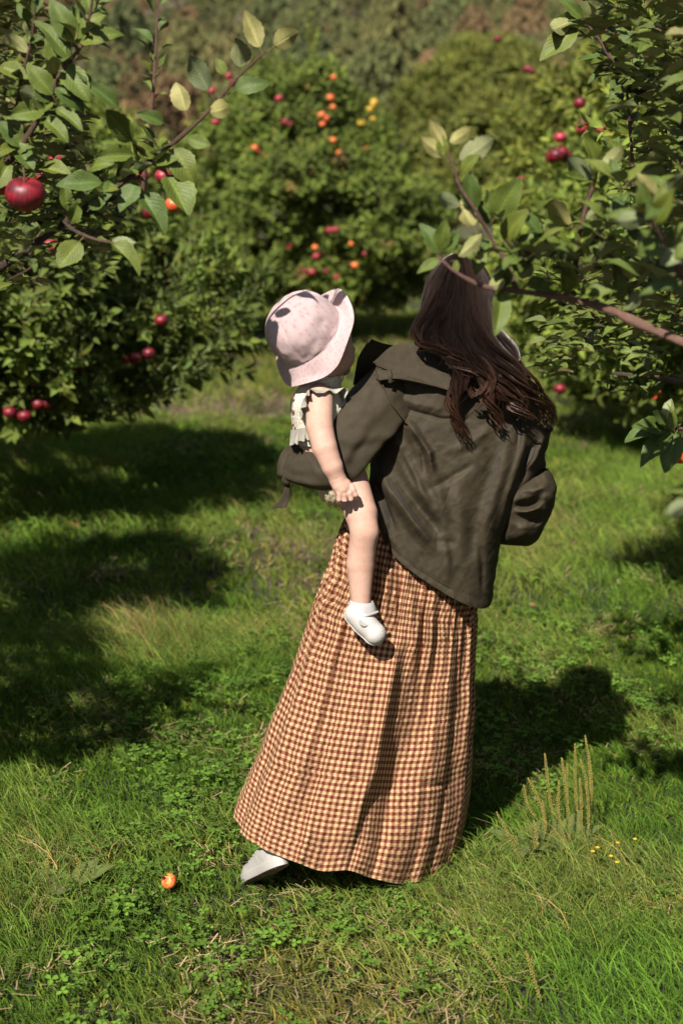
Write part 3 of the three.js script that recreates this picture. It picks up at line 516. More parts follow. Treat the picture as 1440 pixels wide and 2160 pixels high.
  { const sp = []; for (let k = 0; k < 85; k++) { const y = R() * 600 - 20, x = -30 + 190 * R() * (0.4 + 0.6 * smooth(0, 320, y)); sp.push([x + (y > 380 && y < 560 ? 120 * R() : 0), y, 3.2 + 0.5 * R()]); } moreLeaves(t, R, sp, 6, 0.062, 0.1); }
  const big = apple(t, at(54, 411, 3.12), 0.043, 'r', 4); big.rotation.set(0.25, 2.2, 0.12); big.name = 'apple';
  apple(t, at(10, 385, 3.24), 0.034, 'r', 5);
}
{ // right
  const R = rng(733);
  const t = appleTree({ label: 'nearest apple tree on the right, its bare reddish branch crossing before the woman', x: 2.3, F: 3.0, h: 3.2, r: 1.0, y0: 0.8, n: 900, seed: 52, sprig: 0.8, shoots: 2, col: [0.1, 0.12, 0.028], deep: 1.2,
    keep: (X, Y, FF) => toPx(V(X, Y, -FF))[0] > 1500 && FF < 4 });
  const F = 2.75, RB = [0.36, 0.2, 0.14], RT = [0.2, 0.1, 0.08];
  const c1 = twig(t, [[2000, 860, 2.8], [1700, 810, 2.65], [1460, 730, F], [1330, 676, F], [1290, 656, F], [1215, 634, F], [1150, 622, F], [1080, 613, F], [1020, 604, F], [960, 574, F], [920, 538, F]], 0.0125, 0.0026, RB, RT);
  const c2 = twig(t, [[1088, 612, F], [1062, 545, F], [1038, 508, F], [1000, 440, F - 0.02], [970, 395, F - 0.02], [955, 350, F - 0.02], [942, 322, F - 0.02]], 0.0045, 0.002, RT, RT);
  const c3 = twig(t, [[1190, 628, F], [1212, 570, F], [1216, 520, F], [1238, 425, F], [1254, 380, F], [1260, 330, F]], 0.0055, 0.002, RT, RT);
  const c4 = twig(t, [[1500, 700, 2.4], [1440, 590, 2.4], [1402, 512, 2.38], [1375, 470, 2.36], [1358, 448, 2.35]], 0.006, 0.002, RT, RT);
  const c5 = twig(t, [[1600, 560, 3.9], [1440, 265, 3.75], [1400, 222, 3.72], [1368, 190, 3.7], [1335, 155, 3.7], [1300, 140, 3.7], [1262, 80, 3.7], [1228, 38, 3.7]], 0.014, 0.003, [0.14, 0.08, 0.055], RT);
  const c6 = twig(t, [[1350, 480, 3.75], [1338, 420, 3.72], [1330, 300, 3.7], [1322, 200, 3.7], [1320, 150, 3.7]], 0.006, 0.0025, RT, RT);
  const c7 = twig(t, [[1600, 830, 4.6], [1440, 806, 4.5], [1370, 796, 4.45], [1290, 788, 4.4]], 0.014, 0.006, [0.26, 0.17, 0.11], BARK);
  const c8 = twig(t, [[1560, 900, 3.5], [1440, 905, 3.45], [1405, 900, 3.4], [1372, 890, 3.4]], 0.006, 0.0025, RT, RT);
  const c9 = twig(t, [[1560, 1060, 2.2], [1470, 1050, 2.15]], 0.005, 0.002, RT, RT);
  const c10 = twig(t, [[1600, 330, 3.6], [1440, 320, 3.6], [1330, 310, 3.6]], 0.006, 0.002, RT, RT);
  [[940, 328, 884, 291, F, 0, 1, 0.95], [937, 312, 904, 252, F, 0, 1, 0.9], [948, 300, 1008, 264, F, 0, 1, 0.8], [968, 338, 1048, 288, F, 0.03, 1, 0.85], [935, 330, 930, 280, F, 0, 0, 1], [975, 365, 1002, 324, F, 0.03, 0, 1.2], [998, 440, 986, 366, F, 0.03, 0, 1.0, 2], [1043, 458, 1090, 380, F, 0.05, 0, 1.1, 1], [970, 432, 898, 406, F, 0.03, 1, 0.75], [998, 478, 966, 422, F, 0, 1, 1.2, 3], [1030, 470, 1012, 420, F + 0.04, 0, 0, 1.1], [965, 540, 1020, 492, F, 0.03, 1, 0.85], [926, 532, 893, 468, F, 0.02, 0, 0.95], [930, 525, 935, 468, F, 0.03, 0, 1.0], [926, 545, 880, 573, F, 0.02, 0, 0.7], [935, 530, 972, 484, F, 0.02, 0, 0.9], [1058, 615, 1053, 698, F, 0.06, 0, 0.85, 1], [1060, 604, 1066, 540, F, 0.04, 0, 1, 2], [1012, 520, 1002, 580, F, 0.02, 0, 1, 1], [1063, 505, 1100, 445, F, 0.05, 0, 1.1], [1030, 602, 1072, 590, F, 0.02, 1, 1.2], [962, 575, 960, 545, F, 0, 0, 0.9], [1090, 505, 1160, 525, F, 0.05, 0, 0.9, 1], [1085, 570, 1140, 500, F, 0.06, 0, 0.9], [1100, 590, 1118, 548, F, 0.02, 1, 1.3], [1110, 600, 1152, 580, F, 0.02, 0, 0.8],
    [1256, 345, 1234, 284, F, 0.02, 0, 0.9], [1266, 355, 1328, 302, F, 0, 1, 0.8], [1250, 380, 1184, 330, F, 0.02, 1, 0.9], [1205, 480, 1137, 412, F, 0.03, 1, 0.7], [1265, 400, 1288, 362, F, 0.02, 0, 1.1], [1240, 380, 1180, 372, F, 0.02, 0, 0.6], [1235, 460, 1310, 410, F, 0.05, 1, 0.6], [1225, 500, 1275, 470, F, 0.04, 0, 1], [1220, 530, 1150, 505, F, 0.05, 0, 0.9, 1], [1195, 620, 1195, 550, F, 0.04, 0, 0.9], [1215, 540, 1270, 510, F, 0.03, 1, 0.9], [1310, 640, 1300, 560, F, 0.04, 0, 0.6, 1], [1220, 625, 1290, 590, F, 0.06, 0, 0.7, 1], [1320, 655, 1350, 610, F, 0.03, 1, 0.9], [1140, 625, 1130, 590, F, 0, 0, 1], [1175, 615, 1130, 585, F, 0.03, 0, 0.8],
    [1372, 470, 1335, 390, 2.36, 0.02, 1, 0.8], [1365, 455, 1290, 470, 2.36, 0.03, 1, 0.8], [1380, 470, 1420, 400, 2.36, 0.04, 0, 0.9], [1362, 448, 1355, 385, 2.36, 0.02, 0, 1], [1375, 460, 1440, 420, 2.36, 0.02, 1, 0.8], [1400, 520, 1440, 590, 2.38, 0.03, 1, 1.1], [1395, 505, 1340, 560, 2.4, 0.04, 0, 1], [1420, 545, 1470, 500, 2.36, 0.03, 0, 1],
    [1400, 905, 1345, 888, 3.4, 0.05, 0, 1.0, 2], [1405, 898, 1362, 872, 3.4, 0.03, 0, 1.0, 2], [1415, 910, 1345, 975, 3.4, 0.04, 0, 0.9, 2], [1420, 905, 1400, 850, 3.4, 0, 0, 1, 1], [1425, 915, 1400, 988, 3.4, 0.06, 0, 1.1, 2], [1410, 920, 1372, 960, 3.4, 0.04, 0, 0.7, 2], [1395, 900, 1318, 912, 3.4, 0.03, 0, 1, 2], [1400, 895, 1418, 840, 3.4, 0.0, 1, 0.9],
    [1470, 1045, 1385, 1100, 2.15, 0.05, 1, 0.5], [1475, 1050, 1400, 1070, 2.15, 0.03, 0, 0.5], [1480, 1035, 1410, 1025, 2.15, 0.02, 0, 0.4],
    [1205, 42, 1135, 78, 3.7, 0.04, 1, 0.8], [1215, 60, 1140, 118, 3.7, 0.05, 0, 0.8], [1230, 45, 1185, -12, 3.7, 0.03, 0, 0.7], [1225, 50, 1162, 30, 3.7, 0, 0, 0.9], [1300, 140, 1252, 150, 3.7, 0.03, 0, 1], [1320, 160, 1285, 200, 3.7, 0.04, 0, 1.1], [1345, 70, 1385, 20, 3.7, 0, 0, 0.8], [1300, 75, 1380, 85, 3.7, 0.03, 0, 0.7]]
    .forEach((l) => pxLeaf(t, R, l));
  [[1250, 560, 2.7, 5], [1330, 610, 2.75, 5], [1390, 560, 2.7, 5], [1180, 570, 2.75, 4], [1290, 490, 2.7, 5], [1400, 430, 2.6, 5], [1430, 500, 2.6, 5], [1100, 560, 2.7, 4], [1215, 600, 2.75, 4], [1150, 520, 2.75, 4], [1350, 540, 2.7, 5], [1020, 560, 2.75, 3], [1060, 480, 2.75, 3], [1310, 400, 2.7, 4], [1410, 620, 2.7, 5], [1440, 560, 2.6, 4], [1370, 480, 2.6, 4]].forEach(([x, y, FF, n]) => rosette(t, R, at(x, y, FF), n + 1, 0.064, 1.1));
  leafAlong(t, R, c5, 0.12, 1, 30, 0.065); leafAlong(t, R, c6, 0.0, 1, 16, 0.065); leafAlong(t, R, c7, 0.2, 1, 12, 0.06); leafAlong(t, R, c4, 0.1, 0.9, 10, 0.075); leafAlong(t, R, c10, 0.1, 1, 12, 0.065);
  [[1260, 80, 3.72, 7], [1300, 140, 3.72, 7], [1340, 160, 3.7, 7], [1370, 200, 3.7, 6], [1410, 230, 3.7, 7], [1400, 60, 3.8, 8], [1430, 130, 3.8, 7], [1350, 30, 3.8, 7], [1300, 15, 3.8, 6], [1440, 20, 3.8, 6], [1420, 330, 3.7, 7], [1380, 380, 3.6, 7], [1430, 440, 3.4, 7], [1270, 500, 2.7, 6], [1330, 520, 2.8, 7], [1230, 560, 2.7, 5], [1400, 600, 2.9, 7], [1340, 580, 2.9, 6], [1150, 560, 2.7, 6], [1110, 545, 2.65, 5], [1310, 450, 2.8, 6], [1420, 660, 3.2, 7], [1435, 350, 3.0, 6]].forEach(([x, y, FF, n]) => rosette(t, R, at(x, y, FF), n, 0.074, 0.4));
  { const sp = []; for (let k = 0; k < 95; k++) { const y = R() * 720 - 20, x = 1450 - R() * R() * (y < 200 ? 260 : y < 420 ? 150 : 330); sp.push([x, y, 2.9 + 1.2 * R()]); } for (let k = 0; k < 26; k++) sp.push([1120 + 300 * R(), 660 + 130 * R(), 4.2 + 0.6 * R()]); moreLeaves(t, R, sp, 5, 0.074, 0.13); }
  apple(t, at(1438, 955, 3.5), 0.035, 'o', 3);
}
// the leaves of the next two trees that show largest, one by one
for (const [tree, L] of [[scene.children.find((o) => /dense leafy apple tree/.test(o.userData.label ?? '')), 0.078], [scene.children.find((o) => /dark leafy apple tree/.test(o.userData.label ?? '')), 0.08]]) {
  const R = rng(L * 1e4), spots = [], p = V(0, 0, 0), M = M4();
  tree.children.filter((c) => c.isInstancedMesh).forEach((c) => { for (let k = 0; k < c.count; k++) { c.getMatrixAt(k, M); p.setFromMatrixPosition(M).add(tree.position); const [x, y] = toPx(p); if (x > 5 && x < 1435 && y > 0) spots.push(p.clone()); } });
  spots.sort((a, b) => b.z - a.z);
  const near = spots.slice(0, 1100);
  for (let k = 0; k < 285 && near.length; k++) {
    const b = near.splice(Math.floor(R() * near.length), 1)[0], a = R() * 6.28, d = V(Math.cos(a), (R() - 0.45) * 1.2, Math.abs(Math.sin(a)) * 0.8).normalize(), l = L * (0.7 + 0.5 * R());
    putLeaf(tree, b, b.clone().addScaledVector(d, l), V(R() - 0.5, 0.9, 0.6 * R() + 0.1), Math.floor(R() * 7), Math.floor(R() * 4), 0.9 + 0.3 * R());
  }
}
overflow.forEach((list, t) => instances('leaf_mass', nearLeaves[1], leafMats[0], list, t).position.sub(t.position));
scene.children.forEach((o) => { delete o.userData.leaves; });
console.log('near leaves', leafCount, scene.children.filter((o) => o.userData.category === 'apple tree').map((o) => o.children.filter((c) => c.name === 'leaf').length).join(' '));
// ---------------------------------------------------------------- the woman: seen from behind, walking away
const FW = 3.72;
const catmull = (a, b, c, d, t) => 0.5 * (2 * b + (c - a) * t + (2 * a - 5 * b + 4 * c - d) * t * t + (3 * b - a - 3 * c + d) * t * t * t);
// rows of numbers interpolated smoothly; k in 0..rows-1
function rowAt(rows, k) { const n = rows.length - 1, i = Math.min(n - 1, Math.max(0, Math.floor(k))), t = k - i, g = (j) => rows[clamp(j, 0, n)]; return rows[0].map((_, c) => catmull(g(i - 1)[c], g(i)[c], g(i + 1)[c], g(i + 2)[c], t)); }
// folds: each [x0,y0, x1,y1, ...] a line in photo pixels with a height in metres and a width to either side of it; 'v' lines run mostly down, 'h' lines across
function foldField(list) {
  const L = list.map(([dir, pts, A, wl, wr = wl]) => { const n = pts.length / 2, len = [0]; for (let k = 1; k < n; k++) len.push(len[k - 1] + Math.hypot(pts[2 * k] - pts[2 * k - 2], pts[2 * k + 1] - pts[2 * k - 1])); return { pts, A, wl, wr, n, len, T: len[n - 1] }; });
  return (x, y) => {
    let s = 0;
    for (const { pts, A, wl, wr, n, len, T } of L) {
      let best = 1e9, bd = 0, bu = 0;
      for (let k = 0; k < n - 1; k++) {
        const x0 = pts[2 * k], y0 = pts[2 * k + 1], dx = pts[2 * k + 2] - x0, dy = pts[2 * k + 3] - y0, L2 = dx * dx + dy * dy, t = clamp(((x - x0) * dx + (y - y0) * dy) / L2), ex = x - x0 - dx * t, ey = y - y0 - dy * t, d2 = ex * ex + ey * ey;
        if (d2 < best) { best = d2; bd = (ex * dy - ey * dx) / Math.sqrt(L2); bu = (len[k] + t * Math.sqrt(L2)) / T; }
      }
      const d = Math.sqrt(best), w = bd < 0 ? wl : wr;
      if (d < 3 * w) s += A * Math.exp(-((d / w) ** 2)) * smooth(0, 0.35, bu) * (1 - smooth(0.65, 1, bu));
    }
    return s;
  };
}
// a closed tube of rings from rows [Lx, Ly, Rx, Ry, sag, depth, FL, FR]; returns a grid of points
function pxRings(rows, nv, nu, { box = 0.85, fold, noise, sagPow = 0.7, hem } = {}) {
  const grid = [];
  for (let j = 0; j <= nv; j++) {
    const v = j / nv, [lx, ly, rx, ry, sag, d, FL, FR] = rowAt(rows, v * (rows.length - 1)), row = [];
    for (let i = 0; i <= nu; i++) {
      const th = (i / nu) * 2 * Math.PI + Math.PI / 2, ct = Math.cos(th), st = Math.sin(th); // seam at the far side? starts at the near middle
      const c = Math.sign(ct) * Math.abs(ct) ** box, s = Math.sign(st) * Math.abs(st) ** box;
      const q = (c + 1) / 2, px = lerp(lx, rx, q), py = lerp(ly, ry, q) + sag * (s > 0 ? s ** sagPow : s * 0.3) + (hem ? hem(px, v) * Math.max(0, s) : 0), f = lerp(FL, FR, q);
      let off = 0; if (fold && s > -0.3) off += fold(px, py, v) * smooth(-0.25, 0.35, s); if (noise) off += noise(px, py, v, th);
      const p = at(px, py, f - d * s - off * Math.max(0.35, s));
      if (s < 0.8) p.x += off * ct * 0.7 * (1 - Math.max(0, s));
      row.push(p);
    }
    grid.push(row);
  }
  return grid;
}
// gives a grid of points thickness: two skins and a rim
function slab(grid, th, uvf) {
  const b = new MB(), n = grid.length, m = grid[0].length, N = grid.map((row, j) => row.map((p, i) => { const a = grid[Math.min(n - 1, j + 1)][i].clone().sub(grid[Math.max(0, j - 1)][i]), c = row[Math.min(m - 1, i + 1)].clone().sub(row[Math.max(0, i - 1)]); return a.cross(c).normalize(); }));
  const uv = uvf ?? ((j, i) => [i / (m - 1), j / (n - 1)]);
  const A = b.loft(grid.map((r, j) => r.map((p, i) => p.clone().addScaledVector(N[j][i], th / 2))), false, uv), B = b.loft(grid.map((r, j) => r.map((p, i) => p.clone().addScaledVector(N[j][i], -th / 2))), false, uv);
  for (let i = 0; i < m - 1; i++) { b.quad(A[0][i], A[0][i + 1], B[0][i + 1], B[0][i]); b.quad(A[n - 1][i + 1], A[n - 1][i], B[n - 1][i], B[n - 1][i + 1]); }
  for (let j = 0; j < n - 1; j++) { b.quad(A[j + 1][0], A[j][0], B[j][0], B[j + 1][0]); b.quad(A[j][m - 1], A[j + 1][m - 1], B[j + 1][m - 1], B[j][m - 1]); }
  return b.geo();
}
// a grid spanned between polylines of pixel points [x, y, F], each resampled
function sheetGrid(lines, nv, nu) {
  const L = lines.map((l) => new THREE.CatmullRomCurve3(l.map(([x, y, F]) => at(x, y, F)), false, 'centripetal'));
  const P = L.map((c) => Array.from({ length: nu + 1 }, (_, i) => c.getPoint(i / nu)));
  return Array.from({ length: nv + 1 }, (_, j) => Array.from({ length: nu + 1 }, (_, i) => new THREE.CatmullRomCurve3(P.map((r) => r[i]), false, 'centripetal').getPoint(j / nv)));
}
const woman = thing('person', 'person with long dark wavy hair, dark olive jacket and brown gingham maxi skirt, walking away', 'person', groundAt(800, 1835));
// ------- body, one surface, mostly under the clothes
const skinMat = phys([0.5, 0.27, 0.185], 0.55, { bumpMap: tex(128, (u, v) => 0.5 + 0.3 * tileNoise(u, v, 30) + 0.2 * tileNoise(u, v, 60, 4), { srgb: false, repeat: 12 }), bumpScale: 0.0004 });
{
  const hd = at(965, 640, 3.68), nk = at(955, 740, 3.71), ch = at(930, 860, 3.74), hip = at(870, 1110, 3.7), kL = at(690, 1440, 3.62), kR = at(925, 1440, 3.72), aL = at(592, 1745, 3.6), aR = at(945, 1770, 3.72), shL = at(830, 835, 3.72), shR = at(1080, 870, 3.76);
  const elL = at(712, 965, 3.57), wrL = at(625, 975, 3.64), elR = at(1100, 1072, 3.72), wrR = at(1068, 1112, 3.78);
  const f = (p) => {
    let d = ell(p, hd, 0.074, 0.112, 0.093);
    d = smin(d, cap(p, hd.clone().add(V(0, -0.06, -0.02)), hd.clone().add(V(0, -0.1, -0.055)), 0.05, 0.032), 0.03);
    d = smin(d, cap(p, hd.clone().add(V(0, 0.0, -0.088)), hd.clone().add(V(0, -0.035, -0.108)), 0.009, 0.013), 0.015);   // nose
    d = smin(d, cap(p, hd.clone().add(V(-0.018, -0.065, -0.09)), hd.clone().add(V(0.018, -0.065, -0.09)), 0.006, 0.006), 0.01); // mouth
    for (const s of [-1, 1]) d = smin(d, ell(p, hd.clone().add(V(s * 0.074, -0.01, 0.0)), 0.008, 0.028, 0.017), 0.008);     // ears
    d = smin(d, cap(p, hd.clone().add(V(0, -0.05, 0.02)), nk, 0.052, 0.05), 0.03); d = smin(d, cap(p, nk, ch, 0.045, 0.07), 0.04);
    d = smin(d, cap(p, ch, hip, 0.08, 0.095), 0.05); d = smin(d, cap(p, shL, shR, 0.04, 0.04), 0.04);
    d = smin(d, cap(p, shL, elL, 0.043, 0.034), 0.03); d = smin(d, cap(p, elL, wrL, 0.034, 0.024), 0.02); d = smin(d, cap(p, shR, elR, 0.038, 0.03), 0.03); d = smin(d, cap(p, elR, wrR, 0.03, 0.022), 0.02);
    d = smin(d, cap(p, hip.clone().add(V(-0.06, -0.02, 0)), kL, 0.08, 0.052), 0.05); d = smin(d, cap(p, kL, aL, 0.05, 0.032), 0.03); d = smin(d, cap(p, hip.clone().add(V(0.06, -0.02, 0)), kR, 0.08, 0.052), 0.05); d = smin(d, cap(p, kR, aR, 0.05, 0.032), 0.03);
    return d;
  };
  const geos = [surfaceNet(f, V(-0.28, 0.06, -3.95), V(0.62, 1.72, -3.35), 0.011)];
  const hand = (w, dir, up) => { // a loose hand: palm, four bent fingers and a thumb
    const s = V(0, 0, 0).crossVectors(dir, up).normalize(), P = (a, b2, c) => w.clone().addScaledVector(dir, a).addScaledVector(s, b2).addScaledVector(up, c), bones = [[P(0, 0, 0), P(0.045, 0, 0), 0.023, 0.022], [P(0.04, -0.024, 0), P(0.07, -0.026, 0), 0.015, 0.012], [P(0.04, 0.022, 0), P(0.07, 0.024, 0), 0.015, 0.012]];
    [-0.03, -0.01, 0.01, 0.029].forEach((q, k) => { const L = [0.03, 0.037, 0.034, 0.026][k]; bones.push([P(0.075, q, 0), P(0.075 + L, q * 1.05, -0.008), 0.0095, 0.009], [P(0.075 + L, q * 1.05, -0.008), P(0.075 + L * 1.75, q, -0.032), 0.009, 0.0075]); });
    bones.push([P(0.02, -0.03, -0.004), P(0.05, -0.052, -0.012), 0.012, 0.01], [P(0.05, -0.052, -0.012), P(0.078, -0.05, -0.024), 0.01, 0.008]);
    const c = P(0.06, 0, -0.01); return surfaceNet((p) => bones.reduce((d, [a, b2, ra, rb]) => smin(d, cap(p, a, b2, ra, rb), 0.008), 1), c.clone().addScalar(-0.1), c.clone().addScalar(0.1), 0.0035);
  };
  geos.push(hand(wrL, V(-0.25, -0.05, -0.97).normalize(), V(-0.9, 0.3, 0.2).normalize()), hand(wrR, V(-0.6, 0.1, -0.8).normalize(), V(0.7, 0.2, -0.6).normalize()));
  put('body', mergeGeometries(geos), skinMat, woman);
}
// ------- gingham skirt
const P_CHECK = 0.018;
const gingham = (() => {
  const N = 512, K = 8;
  return tex(N, (u, v) => {
    const thread = 0.5 + 0.5 * Math.sin(u * N * 1.6) * Math.sin(v * N * 1.6), iu = Math.floor(u * K * 2), iv = Math.floor(v * K * 2);
    const a = (iu & 1), b = (iv & 1), n = tileNoise(u, v, 60) * 7 + tileNoise(u, v, 11, 3) * 5, cream = [228, 200, 154], mid = [172, 122, 92], red = [110, 50, 36];
    const c = a && b ? red : a || b ? mid : cream; let tw = a !== b ? (thread > 0.5 ? 10 : -10) : 0;
    return c.map((q) => q + n + tw);
  });
})();
{
  const rows = [[775, 1040, 1000, 1080, 10, 0.10, 3.73, 3.73], [729, 1100, 1003, 1160, 20, 0.12, 3.72, 3.73], [690, 1200, 1003, 1260, 35, 0.155, 3.69, 3.73], [650, 1310, 1001, 1350, 45, 0.175, 3.67, 3.74], [612, 1415, 999, 1440, 58, 0.195, 3.65, 3.75], [576, 1505, 996, 1530, 70, 0.215, 3.63, 3.75], [545, 1585, 990, 1610, 80, 0.23, 3.61, 3.76], [518, 1650, 980, 1700, 88, 0.25, 3.585, 3.76], [497, 1703, 958, 1790, 97, 0.265, 3.565, 3.76]];
  const folds = foldField([
    ['v', [770, 1250, 735, 1420, 680, 1620, 610, 1815], -0.016, 18, 24], ['v', [700, 1260, 655, 1420, 590, 1600, 545, 1760], 0.012, 20, 12], ['v', [800, 1340, 765, 1520, 700, 1700, 660, 1835], 0.012, 20, 14],
    ['v', [850, 1300, 828, 1420, 790, 1620, 712, 1835], 0.05, 60, 14], ['v', [925, 1290, 900, 1450, 850, 1600, 775, 1830], -0.0330, 26, 34],
    ['v', [955, 1290, 935, 1420, 905, 1560, 870, 1840], 0.0270, 14, 30], ['v', [975, 1330, 962, 1500, 945, 1700], -0.0120, 12, 12], ['v', [985, 1300, 985, 1500, 960, 1720], 0.0105, 8, 10],
    ['v', [846, 1180, 842, 1270, 838, 1400], -0.0240, 5, 8], ['v', [862, 1190, 868, 1290, 868, 1420], 0.0150, 8, 12], ['v', [800, 1130, 790, 1240, 770, 1400], -0.0135, 7, 9], ['v', [815, 1150, 815, 1300, 800, 1450], 0.0120, 9, 9],
    ['v', [890, 1230, 893, 1330, 880, 1470], -0.0180, 7, 9], ['v', [905, 1240, 912, 1340, 905, 1440], 0.0165, 8, 9], ['v', [735, 1130, 705, 1280, 660, 1450], -0.0090, 8, 9], ['v', [715, 1180, 670, 1330, 610, 1520], 0.0090, 10, 10], ['v', [690, 1240, 640, 1390, 590, 1560, 550, 1680], -0.0090, 9, 10], ['v', [760, 1280, 720, 1450, 650, 1700], 0.0105, 16, 16], ['v', [735, 1400, 690, 1560, 610, 1790], -0.0090, 14, 14], ['v', [930, 1350, 925, 1460, 920, 1600], -0.0090, 8, 8],
    ['h', [705, 1630, 775, 1652], -0.0105, 5, 7], ['h', [870, 1660, 960, 1655], -0.0105, 5, 7], ['h', [880, 1765, 930, 1762], 0.0090, 5, 8], ['h', [590, 1500, 650, 1570], 0.0060, 10, 10], ['h', [800, 1330, 835, 1365], -0.0090, 6, 8],
  ]);
  const nv = 230, nu = 420;
  const grid = pxRings(rows, nv, nu, { box: 0.92, fold: folds, hem: (x, v) => smooth(0.8, 1, v) * (-9 * bump(x - 738, 32) + 7 * bump(x - 845, 40) - 5 * bump(x - 930, 16) + 5 * bump(x - 668, 30)), noise: (x, y, v, th) => {
    const gather = (1 - smooth(0.1, 0.75, v)) * 0.0095 * Math.sin(th * 34 + 2.2 * noise2(th * 4, v * 1.5)) + 0.0075 * Math.sin(th * 17 + 2 * noise2(th * 3, v + 4)) * (0.4 + v) ;
    return gather + 0.0022 * noise2(x * 0.045, y * 0.11) + 0.0011 * noise2(x * 0.14, y * 0.3 + 9) + 0.004 * noise2(x * 0.012 + 3, y * 0.01);
  } });
  // check squares keep their size along the cloth
  let mean = new Float32Array(nv + 1);
  for (let j = nv - 1; j >= 0; j--) { let s = 0; for (let i = 0; i <= nu; i += 10) s += grid[j][i].distanceTo(grid[j + 1][i]); mean[j] = mean[j + 1] + s / (nu / 10 + 1); }
  const arc = grid.map((r) => { const a = [0]; for (let i = 1; i <= nu; i++) a.push(a[i - 1] + r[i].distanceTo(r[i - 1])); return a; }), ref = arc[Math.round(nv * 0.75)];
  const uv = (j, i) => { const A = arc[j], half = A[nu] / 2, s = A[i] <= half ? A[i] : A[i] - A[nu], r = ref[i] <= ref[nu] / 2 ? ref[i] : ref[i] - ref[nu]; return [lerp(s * 1.0, r, 0.5) / (P_CHECK * 8), mean[j] / (P_CHECK * 8)]; };
  const b = new MB();
  // seam at the far middle, so that no square is cut where it shows
  const h = nu / 2, order = [...Array(nu + 1).keys()].map((k) => (k + h) % nu === 0 && k === nu ? h : (k + h) % nu);
  b.loft(grid.map((r) => order.map((i) => r[i])), false, (j, k) => { const i = order[k], [u, v] = uv(j, i); return k === 0 ? [-(lerp(arc[j][nu] / 2, ref[nu] / 2, 0.5)) / (P_CHECK * 8), v] : k === nu ? [lerp(arc[j][nu] / 2, ref[nu] / 2, 0.5) / (P_CHECK * 8), v] : [u, v]; });
  const weave = tex(128, (u, v) => 0.5 + 0.25 * Math.sin(u * 6.283 * 32) * Math.sin(v * 6.283 * 32) + 0.25 * tileNoise(u, v, 14), { srgb: false, repeat: 4 });
  const skirt = put('skirt', b.geo(), phys([0.58, 0.56, 0.54], 0.9, { specularIntensity: 0.3, map: gingham, bumpMap: weave, bumpScale: 0.0006, sheen: 0.15, sheenRoughness: 0.6, sheenColor: new THREE.Color(0.5, 0.35, 0.25) }), woman);
}
// ------- jacket
const twill = tex(256, (u, v) => 0.5 + 0.3 * Math.sin((u + v) * 6.283 * 40) + 0.2 * tileNoise(u, v, 30), { srgb: false, repeat: 14 });
const twillC = tex(128, (u, v) => { const k = 228 + 14 * tileNoise(u, v, 8) + 12 * tileNoise(u, v, 40, 3); return [k, k, k]; }, { repeat: 5 });
const jacketMat = phys([0.055, 0.0425, 0.0245], 0.66, { specularIntensity: 0.45, map: twillC, bumpMap: twill, bumpScale: 0.0005 });
const jacketRows = [[850, 738, 985, 748, 0, 0.06, 3.71, 3.71], [815, 760, 1050, 780, 6, 0.085, 3.71, 3.71], [786, 795, 1105, 822, 10, 0.11, 3.71, 3.71], [778, 840, 1146, 875, 15, 0.125, 3.71, 3.72], [788, 890, 1160, 912, 20, 0.135, 3.71, 3.72], [788, 940, 1135, 985, 28, 0.14, 3.71, 3.72], [782, 985, 1098, 1050, 38, 0.147, 3.71, 3.72], [785, 1030, 1062, 1110, 50, 0.153, 3.71, 3.72], [792, 1062, 1046, 1180, 62, 0.158, 3.71, 3.72], [796, 1090, 1036, 1243, 72, 0.162, 3.71, 3.72]];
const jacket = new THREE.Group(); jacket.name = 'jacket'; woman.add(jacket);
